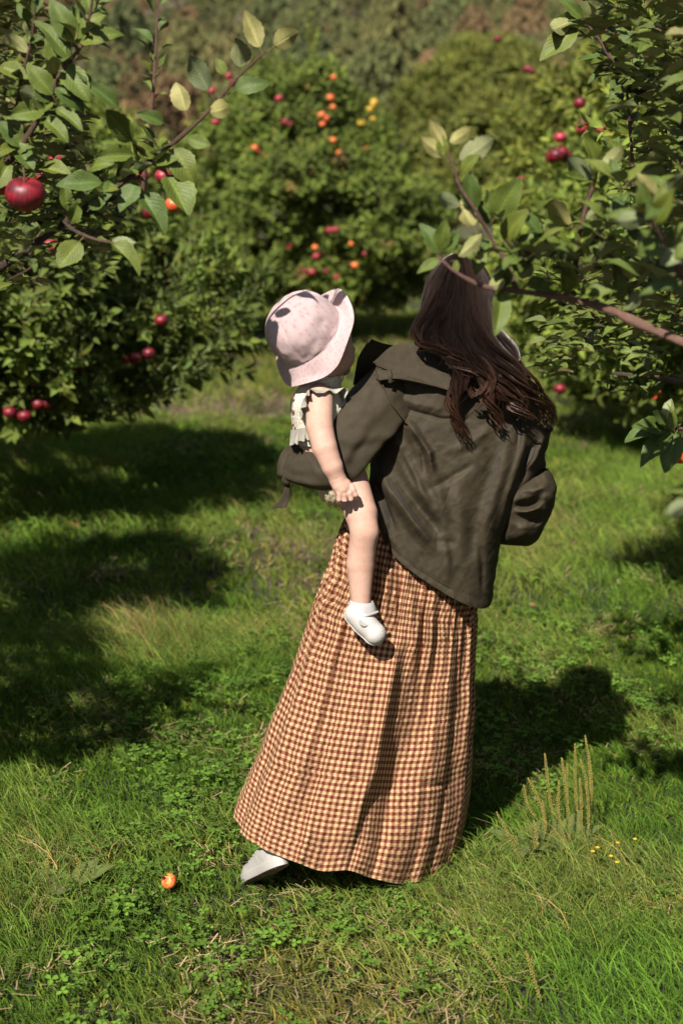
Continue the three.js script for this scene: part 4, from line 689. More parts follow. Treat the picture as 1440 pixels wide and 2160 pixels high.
{
  const folds = foldField([
    ['v', [846, 872, 872, 905, 905, 955, 915, 1010], 0.0495, 17, 6], ['v', [862, 900, 890, 955, 900, 1015], -0.0264, 5, 13], ['v', [890, 950, 925, 1030, 945, 1120], 0.0165, 15, 11],
    ['v', [786, 960, 825, 1035, 880, 1110, 935, 1175], 0.0429, 15, 8], ['v', [810, 960, 855, 1035, 915, 1110, 960, 1170], -0.0231, 8, 15], ['v', [776, 985, 792, 1050, 815, 1120, 845, 1170], 0.0330, 8, 6], ['v', [790, 1000, 812, 1070, 838, 1130], -0.0297, 6, 6],
    ['v', [815, 880, 850, 960, 890, 1040, 930, 1110], 0.0231, 12, 9], ['v', [835, 930, 860, 990, 890, 1050], -0.0198, 6, 8],
    ['v', [1085, 860, 1062, 980, 1030, 1090, 1006, 1250], 0.0220, 17, 19], ['v', [1056, 900, 1034, 1000, 1000, 1100, 975, 1240], -0.0132, 20, 16], ['v', [1112, 880, 1100, 950, 1070, 1040, 1050, 1120], 0.0198, 7, 7], ['v', [1092, 860, 1094, 950], -0.0132, 4, 4], ['v', [1125, 930, 1108, 985, 1090, 1030], -0.0264, 6, 8], ['v', [1146, 915, 1126, 965, 1106, 1000], 0.0231, 5, 5],
    ['h', [800, 832, 850, 862, 930, 884, 1010, 886], -0.0099, 4, 5], ['h', [805, 820, 870, 848, 950, 868], 0.0099, 9, 9], ['h', [890, 1040, 950, 1010, 1010, 970], -0.0099, 6, 9], ['h', [900, 1140, 970, 1150], -0.0099, 9, 9], ['h', [930, 960, 1000, 930, 1050, 890], 0.0083, 11, 11],
    ['v', [955, 960, 972, 1090, 985, 1250], 0.0132, 17, 17], ['v', [925, 1080, 940, 1160, 948, 1245], 0.0132, 11, 9], ['v', [1010, 1130, 1016, 1190, 1018, 1265], -0.0132, 6, 6],
  ]);
  const grid = pxRings(jacketRows, 190, 300, { box: 0.82, fold: folds, noise: (x, y, v, th) => 0.0035 * noise2(x * 0.009 + y * 0.004, y * 0.006 - x * 0.004) + 0.0012 * noise2(x * 0.03 + y * 0.02, y * 0.012) + 0.0022 * (1 - Math.abs(noise2(x * 0.016 - y * 0.013 + 2, y * 0.008 + x * 0.006))) ** 3 + 0.0012 * (1 - Math.abs(noise2(x * 0.03 + y * 0.022, y * 0.018 - x * 0.012 + 5))) ** 4 + 0.003 * Math.exp(-(((v - 0.955) / 0.006) ** 2)) * -0.6 + 0.004 * smooth(0.955, 0.99, v) });
  const arc = (j, i) => [i / 300 * 1.1, j / 190 * 0.6];
  const b = new MB(), A = b.loft(grid, true, arc);
  const top = grid[0].reduce((s, p) => s.add(p), V(0, 0, 0)).multiplyScalar(1 / 301), t = b.v(top.add(V(0, 0.02, -0.01)), 0, 0); for (let i = 0; i < 300; i++) b.tri(t, A[0][i + 1], A[0][i]);
  put('back_panel', b.geo(), jacketMat, jacket);
  // hem turned inwards: inner lining
  const lin = new MB(); lin.loft(grid.slice(60).map((r) => r.map((p, i) => { const c = V(0, 0, -3.715); return p.clone().add(V(c.x - 0, 0, 0)).lerp(V(at(915, 1100, 3.715).x, p.y, -3.715), 0.04); })), true, (j, i) => [i / 300, j / 130]);
  put('lining', lin.geo(), std([0.035, 0.028, 0.02], 0.8), jacket);
}
// a sleeve: rings round a curve of [x, y, F, rx across in px, depth m]; a fold function of (t along, a round)
function sleeve(name, pts, fold, close = false, nv = 110, nu = 90) {
  const C = new THREE.CatmullRomCurve3(pts.map(([x, y, F]) => at(x, y, F)), false, 'centripetal'), grid = [], nrm = V(0, 0, 1);
  for (let j = 0; j <= nv; j++) {
    const t = j / nv, p = C.getPoint(t), T = C.getTangent(t), S = V(0, 0, 0).crossVectors(T, nrm).normalize(), U = V(0, 0, 0).crossVectors(S, T).normalize(), [rw, rd] = rowAt(pts.map((q) => [q[3] * q[2] / 3000, q[4]]), t * (pts.length - 1)), row = [];
    for (let i = 0; i <= nu; i++) { const a = i / nu * Math.PI * 2, k = 1 + (fold ? fold(t, a, p) : 0); row.push(p.clone().addScaledVector(S, Math.cos(a) * rw * k).addScaledVector(U, Math.sin(a) * rd * k)); }
    grid.push(row);
  }
  const b = new MB(), A = b.loft(grid, true, (j, i) => [i / nu * 0.45, j / nv * 0.6]);
  if (close) for (const j of [0, nv]) { const m = b.v(grid[j].slice(1).reduce((s, p) => s.add(p), V(0, 0, 0)).multiplyScalar(1 / nu), 0, 0); for (let i = 0; i < nu; i++) j ? b.tri(m, A[j][i], A[j][i + 1]) : b.tri(m, A[j][i + 1], A[j][i]); }
  return [put(name, b.geo(), jacketMat, jacket), grid];
}
{
  // left sleeve, bent round the child; S points to the right of the way it runs, U towards us
  const fl = (t, a) => { const da = Math.atan2(Math.sin(a - 2.5), Math.cos(a - 2.5)), db = Math.atan2(Math.sin(a - 1.3), Math.cos(a - 1.3)); return 0.17 * Math.exp(-((da / 0.2) ** 2)) * (1 - smooth(0.5, 0.72, t)) - 0.07 * Math.exp(-((db / 0.45) ** 2)) * (1 - smooth(0.5, 0.7, t)) - 0.08 * Math.exp(-(((da + 0.55) / 0.25) ** 2)) * smooth(0.1, 0.3, t) * (1 - smooth(0.5, 0.7, t))
    + 0.09 * Math.exp(-(((t - 0.6 - 0.05 * Math.cos(a)) / 0.025) ** 2)) * Math.max(0, Math.cos(a - 1.2)) - 0.08 * Math.exp(-(((t - 0.65 - 0.05 * Math.cos(a)) / 0.025) ** 2)) * Math.max(0, Math.cos(a - 1.2)) + 0.05 * Math.exp(-(((t - 0.3 - 0.16 * Math.cos(a - 1)) / 0.03) ** 2)) - 0.05 * Math.exp(-(((t - 0.36 - 0.16 * Math.cos(a - 1)) / 0.03) ** 2))
    + 0.16 * Math.exp(-((Math.atan2(Math.sin(a - 2.1), Math.cos(a - 2.1)) / 0.22) ** 2)) * smooth(0.62, 0.75, t) + 0.03 * Math.sin(a * 2 - t * 17 + 1) + 0.03 * noise3(Math.cos(a) * 1.5, Math.sin(a) * 1.5, t * 7) - 0.05 * Math.exp(-(((t - 0.93) / 0.012) ** 2)); };
  sleeve('sleeve', [[838, 815, 3.71, 62, 0.085], [802, 846, 3.65, 64, 0.08], [762, 898, 3.59, 62, 0.072], [724, 950, 3.565, 60, 0.066], [692, 980, 3.57, 55, 0.062], [652, 982, 3.6, 48, 0.058], [617, 974, 3.64, 41, 0.055]], fl, false, 140, 110);
  const fr = (t, a, p) => 0.06 * Math.sin(a * 3 + t * 9) + 0.08 * noise3(Math.cos(a) * 1.3 + 5, Math.sin(a) * 1.3, t * 5);
  sleeve('sleeve', [[1085, 862, 3.76, 50, 0.09], [1098, 905, 3.78, 50, 0.085], [1102, 960, 3.78, 46, 0.075], [1104, 1010, 3.75, 44, 0.07], [1102, 1060, 3.72, 40, 0.06]], fr, true);
  // the forearm bunched below a wide turned-back cuff
  const cf = foldField([['h', [1076, 1064, 1110, 1066, 1150, 1050], -0.03, 8, 9], ['h', [1080, 1078, 1110, 1080, 1146, 1070], 0.016, 5, 6], ['h', [1085, 1030, 1120, 1036, 1168, 1018], 0.012, 7, 9], ['v', [1140, 1010, 1160, 1050, 1164, 1075], 0.01, 9, 6], ['v', [1094, 1100, 1098, 1145], 0.016, 10, 22], ['v', [1110, 1092, 1132, 1100, 1145, 1090], -0.012, 9, 9], ['v', [1068, 1040, 1062, 1100, 1066, 1140], -0.014, 14, 10]]);
  const cg = pxRings([[1092, 1026, 1140, 1000, 4, 0.03, 3.72, 3.72], [1074, 1020, 1152, 988, 10, 0.06, 3.71, 3.71], [1062, 1026, 1170, 1014, 18, 0.085, 3.70, 3.70], [1056, 1046, 1172, 1040, 20, 0.088, 3.70, 3.70], [1050, 1075, 1165, 1072, 14, 0.082, 3.71, 3.71], [1046, 1108, 1150, 1106, 8, 0.08, 3.72, 3.72], [1044, 1134, 1136, 1134, 5, 0.068, 3.73, 3.73], [1048, 1146, 1118, 1150, 2, 0.045, 3.74, 3.74], [1070, 1148, 1100, 1151, 0, 0.01, 3.74, 3.74]], 90, 130, { box: 0.78, fold: cf, noise: (x, y, v, th) => 0.003 * noise2(x * 0.03, y * 0.03) + 0.001 * noise2(x * 0.09, y * 0.08) });
  const cb2 = new MB(); cb2.loft(cg, true, (j, i) => [i / 130 * 0.5, j / 90 * 0.2]); put('cuff', cb2.geo(), jacketMat, jacket);
  // collar lying on the back
  const col = sheetGrid([[[786, 766, 3.60], [832, 729, 3.655], [885, 727, 3.655], [945, 735, 3.65], [1005, 748, 3.65], [1060, 775, 3.64]], [[790, 768, 3.59], [850, 765, 3.60], [905, 772, 3.605], [965, 782, 3.605], [1020, 795, 3.605], [1062, 805, 3.61]], [[793, 772, 3.585], [860, 798, 3.575], [915, 815, 3.575], [962, 828, 3.575], [1015, 836, 3.575], [1062, 838, 3.585]]], 24, 60);
  put('collar', slab(col, 0.004, (j, i) => [i / 60 * 0.4, j / 24 * 0.1]), jacketMat, jacket);
  // the collar's other wing standing up beyond the left shoulder
  const lap = sheetGrid([[[746, 812, 3.66], [752, 778, 3.66], [757, 755, 3.665], [781, 714, 3.68]], [[762, 812, 3.72], [775, 785, 3.74], [788, 762, 3.75], [808, 724, 3.76]], [[788, 800, 3.76], [800, 780, 3.80], [812, 762, 3.82], [838, 730, 3.83]]], 16, 24);
  put('lapel', slab(lap, 0.005, (j, i) => [i / 24 * 0.15, j / 16 * 0.1]), jacketMat, jacket);
  // shoulder flap with its loop
  const flap = sheetGrid([[[791, 777, 3.586], [830, 786, 3.578], [872, 798, 3.575], [915, 812, 3.58]], [[799, 803, 3.568], [832, 800, 3.562], [872, 806, 3.565], [915, 816, 3.575]]], 8, 30);
  put('flap', slab(flap, 0.005, (j, i) => [i / 30 * 0.2, j / 8 * 0.04]), jacketMat, jacket);
  const loop = sheetGrid([[[816, 779, 3.574], [818, 792, 3.562], [819, 808, 3.562]], [[824, 781, 3.574], [826, 793, 3.560], [827, 808, 3.562]]], 4, 12);
  put('loop', slab(loop, 0.003), jacketMat, jacket);
  // cuff strap: knot and hanging end
  const tail = sheetGrid([[[603, 1005, 3.60], [601, 1025, 3.59], [592, 1050, 3.585], [571, 1073, 3.58]], [[609, 1010, 3.60], [611, 1030, 3.59], [611, 1052, 3.59], [604, 1070, 3.58]]], 6, 26);
  put('strap', slab(tail, 0.003), jacketMat, jacket);
  const k = [[618, 1000, 3.59], [606, 990, 3.58], [600, 1003, 3.58], [604, 1018, 3.58], [612, 1012, 3.585], [603, 1004, 3.578], [598, 1016, 3.585], [608, 1024, 3.59]].map(([x, y, F]) => at(x, y, F));
  put('knot', new MB().tube(k, 0.006, 8, null, 40).geo(), jacketMat, jacket);
  const cuff = [[617, 940, 3.63], [612, 975, 3.585], [614, 1008, 3.6], [622, 1012, 3.66], [622, 975, 3.70], [620, 942, 3.67], [617, 940, 3.63]].map(([x, y, F]) => at(x, y, F));
  put('cuff_band', new MB().tube(cuff, 0.005, 8, null, 40).geo(), jacketMat, jacket);
  // buckle loop of the right shoulder strap, at the edge
  put('loop', new MB().tube([[1146, 882, 3.66], [1158, 895, 3.65], [1163, 906, 3.65], [1156, 910, 3.66], [1148, 898, 3.66]].map(([x, y, F]) => at(x, y, F)), 0.0035, 8, null, 24).geo(), jacketMat, jacket);
  // stitched hem line
  put('seam', new MB().tube(Array.from({ length: 40 }, (_, i) => { const [lx, ly, rx, ry, sag, d, FL, FR] = rowAt(jacketRows, 8.62), q = i / 39, th = Math.PI * (1 - lerp(0.06, 0.95, q)), c = Math.sign(Math.cos(th)) * Math.abs(Math.cos(th)) ** 0.82, sn = Math.sin(th) ** 0.82, k = (c + 1) / 2; return at(lerp(lx, rx, k), lerp(ly, ry, k) + sag * sn ** 0.7, lerp(FL, FR, k) - d * sn - 0.0006); }), 0.0011, 5, null, 120).geo(), jacketMat, jacket);
  // stitched seam ridge round the left armhole
  put('seam', new MB().tube([[790, 790, 3.60], [806, 812, 3.585], [822, 845, 3.575], [842, 872, 3.57], [855, 888, 3.57]].map(([x, y, F]) => at(x, y, F - 0.006)), 0.0022, 6, null, 30).geo(), jacketMat, jacket);
}
// ------- hair: many fine locks from the crown over the back
{
  const R = rng(909), b = new MB(), hd = at(966, 640, 3.68), RX = 0.092, RY = 0.122, RZ = 0.108;
  const top = at(975, 552, 3.68);
  // guides: where a lock runs after it leaves the head [x, y, F], its spread in px, its share, how strongly it waves, how it gathers at the end
  const guides = [
    { g: [[893, 640, 3.60], [882, 680, 3.585], [880, 715, 3.58], [905, 738, 3.57], [935, 735, 3.565]], sp: 16, w: 0.09, wave: 5, end: 0.9, root: [-1.2, -0.45] },
    { g: [[905, 640, 3.59], [893, 690, 3.575], [905, 730, 3.565], [940, 750, 3.555], [975, 775, 3.55], [1000, 800, 3.55]], sp: 18, w: 0.12, wave: 6, end: 1, root: [-1.0, -0.1] },
    { g: [[930, 640, 3.575], [926, 700, 3.565], [945, 748, 3.553], [968, 788, 3.548], [953, 828, 3.545], [951, 864, 3.545], [968, 896, 3.547], [982, 930, 3.552]], sp: 21, w: 0.15, wave: 4, end: 0.12, root: [-0.7, 0.2] },
    { g: [[955, 640, 3.57], [958, 700, 3.56], [976, 745, 3.55], [1006, 784, 3.542], [1030, 816, 3.54], [1022, 850, 3.543], [1044, 876, 3.547], [1062, 906, 3.555]], sp: 24, w: 0.14, wave: 5, end: 0.12, root: [-0.4, 0.5] },
    { g: [[975, 640, 3.57], [980, 700, 3.56], [1012, 760, 3.545], [1052, 808, 3.538], [1080, 838, 3.545], [1094, 866, 3.555], [1112, 888, 3.57]], sp: 22, w: 0.13, wave: 6, end: 0.2, root: [-0.2, 0.7] },
    { g: [[985, 640, 3.57], [990, 700, 3.56], [1000, 745, 3.548], [1030, 778, 3.536], [1036, 814, 3.532], [1008, 836, 3.532], [992, 818, 3.54]], sp: 20, w: 0.08, wave: 4, end: 0.4, root: [-0.1, 0.7] },
    { g: [[1005, 640, 3.58], [1015, 700, 3.565], [1040, 745, 3.55], [1074, 776, 3.54], [1094, 810, 3.543], [1120, 840, 3.565], [1145, 860, 3.60], [1156, 899, 3.635]], sp: 25, w: 0.19, wave: 6, end: 0.2, root: [0.1, 1.0] },
    { g: [[1028, 640, 3.6], [1042, 700, 3.585], [1073, 730, 3.572], [1077, 766, 3.556], [1051, 794, 3.543], [1046, 826, 3.54], [1074, 850, 3.55], [1102, 846, 3.56]], sp: 15, w: 0.09, wave: 3, end: 0.4, root: [0.4, 1.2] },
    { g: [[1035, 640, 3.63], [1048, 690, 3.62], [1062, 735, 3.60], [1092, 775, 3.585], [1128, 814, 3.60], [1150, 850, 3.64], [1159, 884, 3.66]], sp: 16, w: 0.12, wave: 5, end: 0.3, root: [0.7, 1.5] },
    { g: [[1020, 640, 3.58], [1030, 700, 3.57], [1060, 768, 3.55], [1092, 814, 3.55], [1086, 850, 3.555], [1106, 872, 3.57]], sp: 17, w: 0.09, wave: 6, end: 0.2, root: [0.2, 1.0] },
    { g: [[890, 650, 3.66], [884, 700, 3.67], [890, 740, 3.68], [900, 770, 3.70]], sp: 12, w: 0.06, wave: 4, end: 1, root: [-1.9, -1.0] },
    { g: [[1040, 650, 3.70], [1045, 710, 3.72], [1060, 760, 3.72], [1085, 800, 3.70]], sp: 14, w: 0.06, wave: 4, end: 1, root: [1.2, 2.0] },
  ];
  const sum = guides.reduce((s, g) => s + g.w, 0), NS = 6800;
  guides.forEach((G) => { G.sub = Array.from({ length: Math.round(5 + G.w * 60) }, () => [(R() + R() - 1) * 1.15, (R() + R() - 1) * 1.15, R() * 6.28, 0.6 + 0.9 * R(), 0.7 + 0.6 * R()]); });
  const strand = (G, thin, spread, fly = 0) => {
    const a = lerp(G.root[0], G.root[1], R()), pts = [], part = clamp(R()), px = (p) => at(p[0], p[1], p[2]);
    // over the head: from the parting near the top, down its surface at the angle a (0 = back, towards us)
    const out = 1.0 + 0.05 * R() + (thin ? 0.03 : 0);
    const onHead = (e, q) => V(hd.x + Math.sin(q) * Math.cos(e) * RX * out, hd.y + Math.sin(e) * RY * out, hd.z + Math.cos(q) * Math.cos(e) * RZ * out), e0 = 1.42 - 0.2 * R();
    for (let k = 0; k <= 5; k++) pts.push(onHead(lerp(e0, 0.28, k / 5), a * (0.75 + 0.25 * k / 5)));
    const sb = G.sub[Math.floor(R() * G.sub.length)], j1 = (R() + R() - 1) * 0.34, j2 = (R() + R() - 1) * 0.34, ph = sb[2], cut = clamp(0.7 + 0.3 * Math.sqrt(R()) + 0.08 * (sb[4] - 1), 0.5, 1), gN = G.g.length, m = Math.max(3, Math.round((gN - 1) * cut * 3));
    const C = new THREE.CatmullRomCurve3(G.g.map(px), false, 'centripetal');
    const base = C.getPoint(0), off0 = onHead(0.02, a).sub(base);
    for (let k = 1; k <= m; k++) {
      const t = cut * k / m, p = C.getPoint(t), s = G.sp * 0.00122 * lerp(1, G.end, t) * spread * smooth(0, 0.35, t), wv = G.wave * 0.003 * sb[3] * smooth(0.2, 0.6, t);
      const r1 = sb[0] + j1 * (1 - 0.8 * t / cut), r2 = sb[1] + j2 * (1 - 0.8 * t / cut);
      p.addScaledVector(off0, Math.exp(-t * 4.5));
      p.x += r1 * s + Math.sin(t * 14 * sb[4] + ph) * wv + fly * t * t * (R() - 0.5); p.y += r2 * s * 0.5 + Math.cos(t * 14 * sb[4] + ph) * wv * 0.4; p.z += Math.abs(r2) * s * 0.35 + Math.cos(t * 14 * sb[4] + ph) * wv * 0.8 + 0.006 * smooth(0, 0.3, t);
      pts.push(p);
    }
    for (let it = 0; it < 2; it++) for (let k = 1; k < pts.length - 1; k++) pts[k].lerp(pts[k - 1].clone().add(pts[k + 1]).multiplyScalar(0.5), 0.5);
    const v = 0.55 + 1.0 * R(), red = 0.4 + 1.1 * R();
    b.tube(pts, (t) => (thin ? 0.0003 : 0.00075) * (t < 0.06 ? 0.5 + t * 8 : 1) * (1 - 0.75 * smooth(0.75, 1, t)), 3, (t) => { const e = smooth(0.45, 1, t) * red; return [lerp(0.025, 0.075, e) * v, lerp(0.0148, 0.034, e) * v, lerp(0.011, 0.0195, e) * v]; }, 26);
  };
  guides.forEach((G, k) => { G.ph = k * 1.7; });
  for (let k = 0; k < NS; k++) { let r = R() * sum, i = 0; while ((r -= guides[i].w) > 0 && i < guides.length - 1) i++; strand(guides[i], false, 1); }
  for (let k = 0; k < 220; k++) strand(guides[Math.floor(R() * guides.length)], true, 2.2, 0.05);
  // the solid mass under the strands
  const mass = surfaceNet((p) => {
    let d = ell(p, hd, RX * 0.97, RY * 0.975, RZ * 0.97);
    for (const G of guides) { const q = G.g.map(([x, y, F]) => at(x, y, F + 0.012)); for (let k = 0; k < q.length - 1; k++) { const r = G.sp * 0.00122 * 0.36, e = (t) => r * smooth(-0.02, 0.4, t) * lerp(1, G.end, t) * (1 - 0.6 * smooth(0.6, 1, t)); d = smin(d, cap(p, q[k], q[k + 1], e(k / (q.length - 1)), e((k + 1) / (q.length - 1))), 0.012); } }
    return Math.max(d, -ell(p, hd.clone().add(V(0, -0.05, -0.1)), 0.062, 0.1, 0.07));
  }, V(0.13, 1.2, -3.85), V(0.62, 1.72, -3.44), 0.005);
  const n = mass.attributes.position.count, c = new Float32Array(n * 3); for (let k = 0; k < n; k++) c.set([0.010, 0.0065, 0.0055], 3 * k);
  mass.setAttribute('color', new THREE.BufferAttribute(c, 3));
  put('hair', mergeGeometries([b.geo(), mass]), phys([1, 1, 1], 0.36, { vertexColors: true, specularIntensity: 1, ior: 1.65 }), woman);
}
// ------- shoes
function shoe(parent, mat, ball, toeDir, up, soleCol) {
  // local frame: y to the toe, z up from the sole
  const s = V(0, 0, 0).crossVectors(toeDir, up).normalize(), P = (x, y, z) => ball.clone().addScaledVector(s, x).addScaledVector(toeDir, y).addScaledVector(up, z);
  const wide = (t) => 0.041 * Math.pow(Math.max(0, 1 - Math.pow(Math.abs(2 * t - 1), 3.4)), 0.5) * (0.84 + 0.2 * smooth(0.35, 0.75, t)), yAt = (t) => lerp(-0.175, 0.085, t);
  const outline = (k, z) => { const r = [], n = 26; for (let i = 0; i <= n; i++) { const t = (1 - Math.cos(Math.PI * i / n)) / 2; r.push(P(wide(t) * k, yAt(t) * (0.985 + 0.015 * k), z)); } for (let i = n - 1; i >= 0; i--) { const t = (1 - Math.cos(Math.PI * i / n)) / 2; r.push(P(-wide(t) * k, yAt(t) * (0.985 + 0.015 * k), z)); } return r; };
  const side = new MB(); side.loft([outline(0.97, 0.001), outline(1.02, 0.005), outline(1.03, 0.018), outline(1.0, 0.023), outline(0.9, 0.025)]); put('sole', side.geo(), mat, parent);
  const bot = new MB(); bot.loft([outline(0.01, 0), outline(0.5, 0), outline(0.985, 0.0005)]); put('outsole', bot.geo(), soleCol[0], parent);
  const tread = new MB(); for (let k = 0; k < 15; k++) { const t = 0.08 + 0.06 * k, w = wide(t) * 0.82; tread.tube([P(-w, yAt(t), -0.001), P(-w * 0.4, yAt(t) + 0.007, -0.0012), P(0, yAt(t), -0.0012), P(w * 0.4, yAt(t) + 0.007, -0.0012), P(w, yAt(t), -0.001)], 0.002, 5); }
  put('tread', tread.geo(), soleCol[1], parent);
  const high = (t) => lerp(0.074, 0.05, smooth(0.3, 0.78, t)) * (1 - 0.25 * smooth(0.85, 1, t)) - 0.004 * smooth(0.12, 0, t);
  const c = P(0, -0.045, 0.055), q = V(0, 0, 0);
  const g = surfaceNet((p) => { q.copy(p).sub(ball); const x = q.dot(s), y = q.dot(toeDir), z = q.dot(up), t = (y + 0.172) / 0.254; if (t <= 0.001 || t >= 0.999) return 0.02; const w = wide(t) * 0.97 * (1 - 0.28 * smooth(0.035, 0.09, z) * (1 - smooth(0.5, 0.8, t))), h = high(t); const k = Math.pow(Math.pow(Math.abs(x) / (w + 0.001), 2.4) + Math.pow(Math.max(0, z) / h, 2.6), 0.4); return Math.max((k - 1) * Math.min(w, 0.03), 0.02 - z); }, c.clone().addScalar(-0.16), c.clone().addScalar(0.16), 0.004);
  put('upper', g, mat, parent);
  const lace = new MB(); for (let k = 0; k < 4; k++) { const t = 0.5 + 0.07 * k, h = high(t) + 0.001, w = wide(t) * 0.45; lace.tube([P(-w, yAt(t), h * 0.93), P(0, yAt(t) + 0.003, h + 0.002), P(w, yAt(t), h * 0.93)], 0.0022, 5, null, 8); } put('lace', lace.geo(), mat, parent);
}
const whiteLeather = phys([0.5, 0.47, 0.43], 0.6, { map: twillC }), soleMat = std([0.4, 0.27, 0.165], 0.85, { map: twillC }), treadMat = std([0.2, 0.13, 0.08], 0.9);
{
  const mk = () => { const g = new THREE.Group(); g.name = 'shoe'; woman.add(g); return g; };
  const pitch = 0.6, yaw = 0.5, toe = V(-Math.sin(yaw) * Math.cos(pitch), -Math.sin(pitch), -Math.cos(yaw) * Math.cos(pitch)), back = V(-Math.sin(yaw) * Math.sin(pitch), Math.cos(pitch), -Math.cos(yaw) * Math.sin(pitch));
  const ball = groundAt(550, 1876); shoe(mk(), whiteLeather, ball.add(V(0, 0.035, 0)), toe, back, [soleMat, treadMat]);
  shoe(mk(), whiteLeather, groundAt(942, 1750).add(V(0, 0.012, 0)), V(0.15, -0.05, -0.98).normalize(), V(0, 1, -0.05).normalize(), [soleMat, treadMat]);
}
// ---------------------------------------------------------------- the child on her hip
const child = thing('person', 'small child in a pink floral sun hat and cream ruffled top, carried on the hip', 'person', at(690, 1010, 3.56));
const childSkin = phys([0.57, 0.37, 0.285], 0.65, { map: tex(256, (u, v) => { const n = tileNoise(u, v, 5) * 7 + tileNoise(u, v, 14, 3) * 6 + tileNoise(u, v, 40, 5) * 5; return [240 + n * 0.4, 232 + n, 230 + n * 1.1]; }, { repeat: 5 }), specularIntensity: 0.5, sheen: 0.12, sheenRoughness: 0.4, sheenColor: new THREE.Color(0.6, 0.3, 0.25) });
{
  const geos = [], Q = (x, y, F) => at(x, y, F);
  // head, looking right and away
  const hd = Q(677, 722, 3.6), fd = V(0.86, -0.06, -0.5).normalize(), sd = V(0, 0, 0).crossVectors(fd, V(0, 1, 0)).normalize(), H = (f, s, u) => hd.clone().addScaledVector(fd, f).addScaledVector(sd, s).add(V(0, u, 0));
  geos.push(surfaceNet((p) => {
    let d = ell(p, hd, 0.078, 0.084, 0.076);
    d = smin(d, ell(p, H(0.03, 0, -0.035), 0.052, 0.05, 0.052), 0.03);
    for (const s of [-1, 1]) { d = smin(d, ell(p, H(0.045, s * 0.03, -0.035), 0.026, 0.026, 0.026), 0.02); d = smin(d, ell(p, H(-0.005, s * 0.076, -0.012), 0.015, 0.022, 0.012), 0.008); }
    d = smin(d, cap(p, H(0.078, 0, -0.002), H(0.09, 0, -0.016), 0.006, 0.01), 0.012);          // nose
    d = smin(d, cap(p, H(0.078, -0.012, -0.044), H(0.078, 0.012, -0.044), 0.006, 0.006), 0.01); // lips
    d = smin(d, ell(p, H(0.066, 0, -0.07), 0.017, 0.014, 0.017), 0.015);                        // chin
    d = smin(d, cap(p, H(-0.012, 0, -0.06), Q(682, 830, 3.6), 0.036, 0.04), 0.02);
    for (const s of [-1, 1]) d = -smin(-d, ell(p, H(0.078, s * 0.03, 0.006), 0.014, 0.01, 0.014), 0.008); // eye hollows
    return d;
  }, hd.clone().add(V(-0.12, -0.19, -0.12)), hd.clone().add(V(0.13, 0.1, 0.12)), 0.004));
  const hip = Q(715, 1020, 3.6), sh = Q(675, 845, 3.58);
  geos.push(surfaceNet((p) => {
    let d = cap(p, Q(668, 860, 3.6), Q(690, 960, 3.6), 0.056, 0.064); d = smin(d, cap(p, Q(690, 950, 3.6), hip, 0.06, 0.05), 0.03); d = smin(d, cap(p, Q(682, 800, 3.6), Q(672, 850, 3.6), 0.036, 0.05), 0.03);
    d = smin(d, cap(p, hip, Q(800, 1120, 3.85), 0.04, 0.04), 0.03); d = smin(d, cap(p, Q(800, 1120, 3.85), Q(790, 1260, 3.88), 0.038, 0.024), 0.02);  // far leg, in front of the woman
    d = smin(d, cap(p, Q(690, 840, 3.64), Q(760, 880, 3.82), 0.03, 0.024), 0.02); d = smin(d, cap(p, Q(760, 880, 3.82), Q(800, 840, 3.88), 0.022, 0.016), 0.015); // far arm
    return d;
  }, V(-0.17, 0.88, -3.96), V(0.16, 1.5, -3.48), 0.006));
  // near leg
  const kn = Q(768, 1122, 3.495), an = Q(761, 1282, 3.485);
  geos.push(surfaceNet((p) => {
    let d = cap(p, Q(738, 1010, 3.585), Q(762, 1085, 3.51), 0.045, 0.041); d = smin(d, cap(p, Q(762, 1085, 3.51), kn, 0.041, 0.0345), 0.004);
    d = smin(d, cap(p, kn, Q(760, 1190, 3.5), 0.0345, 0.0355), 0.004); d = smin(d, cap(p, Q(760, 1190, 3.5), an, 0.0355, 0.0225), 0.004); d = smin(d, ell(p, Q(770, 1122, 3.483), 0.026, 0.03, 0.021), 0.02);
    return d;
  }, V(-0.04, 0.74, -3.66), V(0.14, 1.25, -3.4), 0.004));
  // near arm and hand
  const w = Q(713, 1014, 3.465), bones = [[Q(674, 838, 3.55), Q(674, 900, 3.5), 0.0355, 0.0335], [Q(674, 900, 3.5), Q(685, 945, 3.475), 0.0335, 0.031], [Q(685, 945, 3.475), Q(701, 985, 3.465), 0.031, 0.026], [Q(701, 985, 3.465), w, 0.026, 0.02], [w, Q(722, 1030, 3.46), 0.022, 0.021], [Q(716, 1026, 3.458), Q(723, 1040, 3.456), 0.017, 0.013], [Q(728, 1024, 3.462), Q(739, 1034, 3.462), 0.017, 0.013]];
  const fingers = [[716, 1042, 715, 1054, 718, 1066], [726, 1044, 727, 1057, 728, 1069], [736.5, 1041, 740, 1053, 741, 1064], [745, 1034, 750, 1044, 751, 1053]];
  const fb = []; fingers.forEach(([a, b2, c, d, e, f], k) => { fb.push([Q(a - 3, b2 - 8, 3.455), Q(a, b2, 3.448), 0.0075, 0.0068], [Q(a, b2, 3.448), Q(c, d, 3.447), 0.0068, 0.0062], [Q(c, d, 3.447), Q(e, f, 3.458), 0.0062, 0.0052]); });
  fb.push([Q(708, 1022, 3.475), Q(709, 1040, 3.478), 0.011, 0.008], [Q(709, 1040, 3.478), Q(716, 1054, 3.478), 0.0078, 0.0058]);
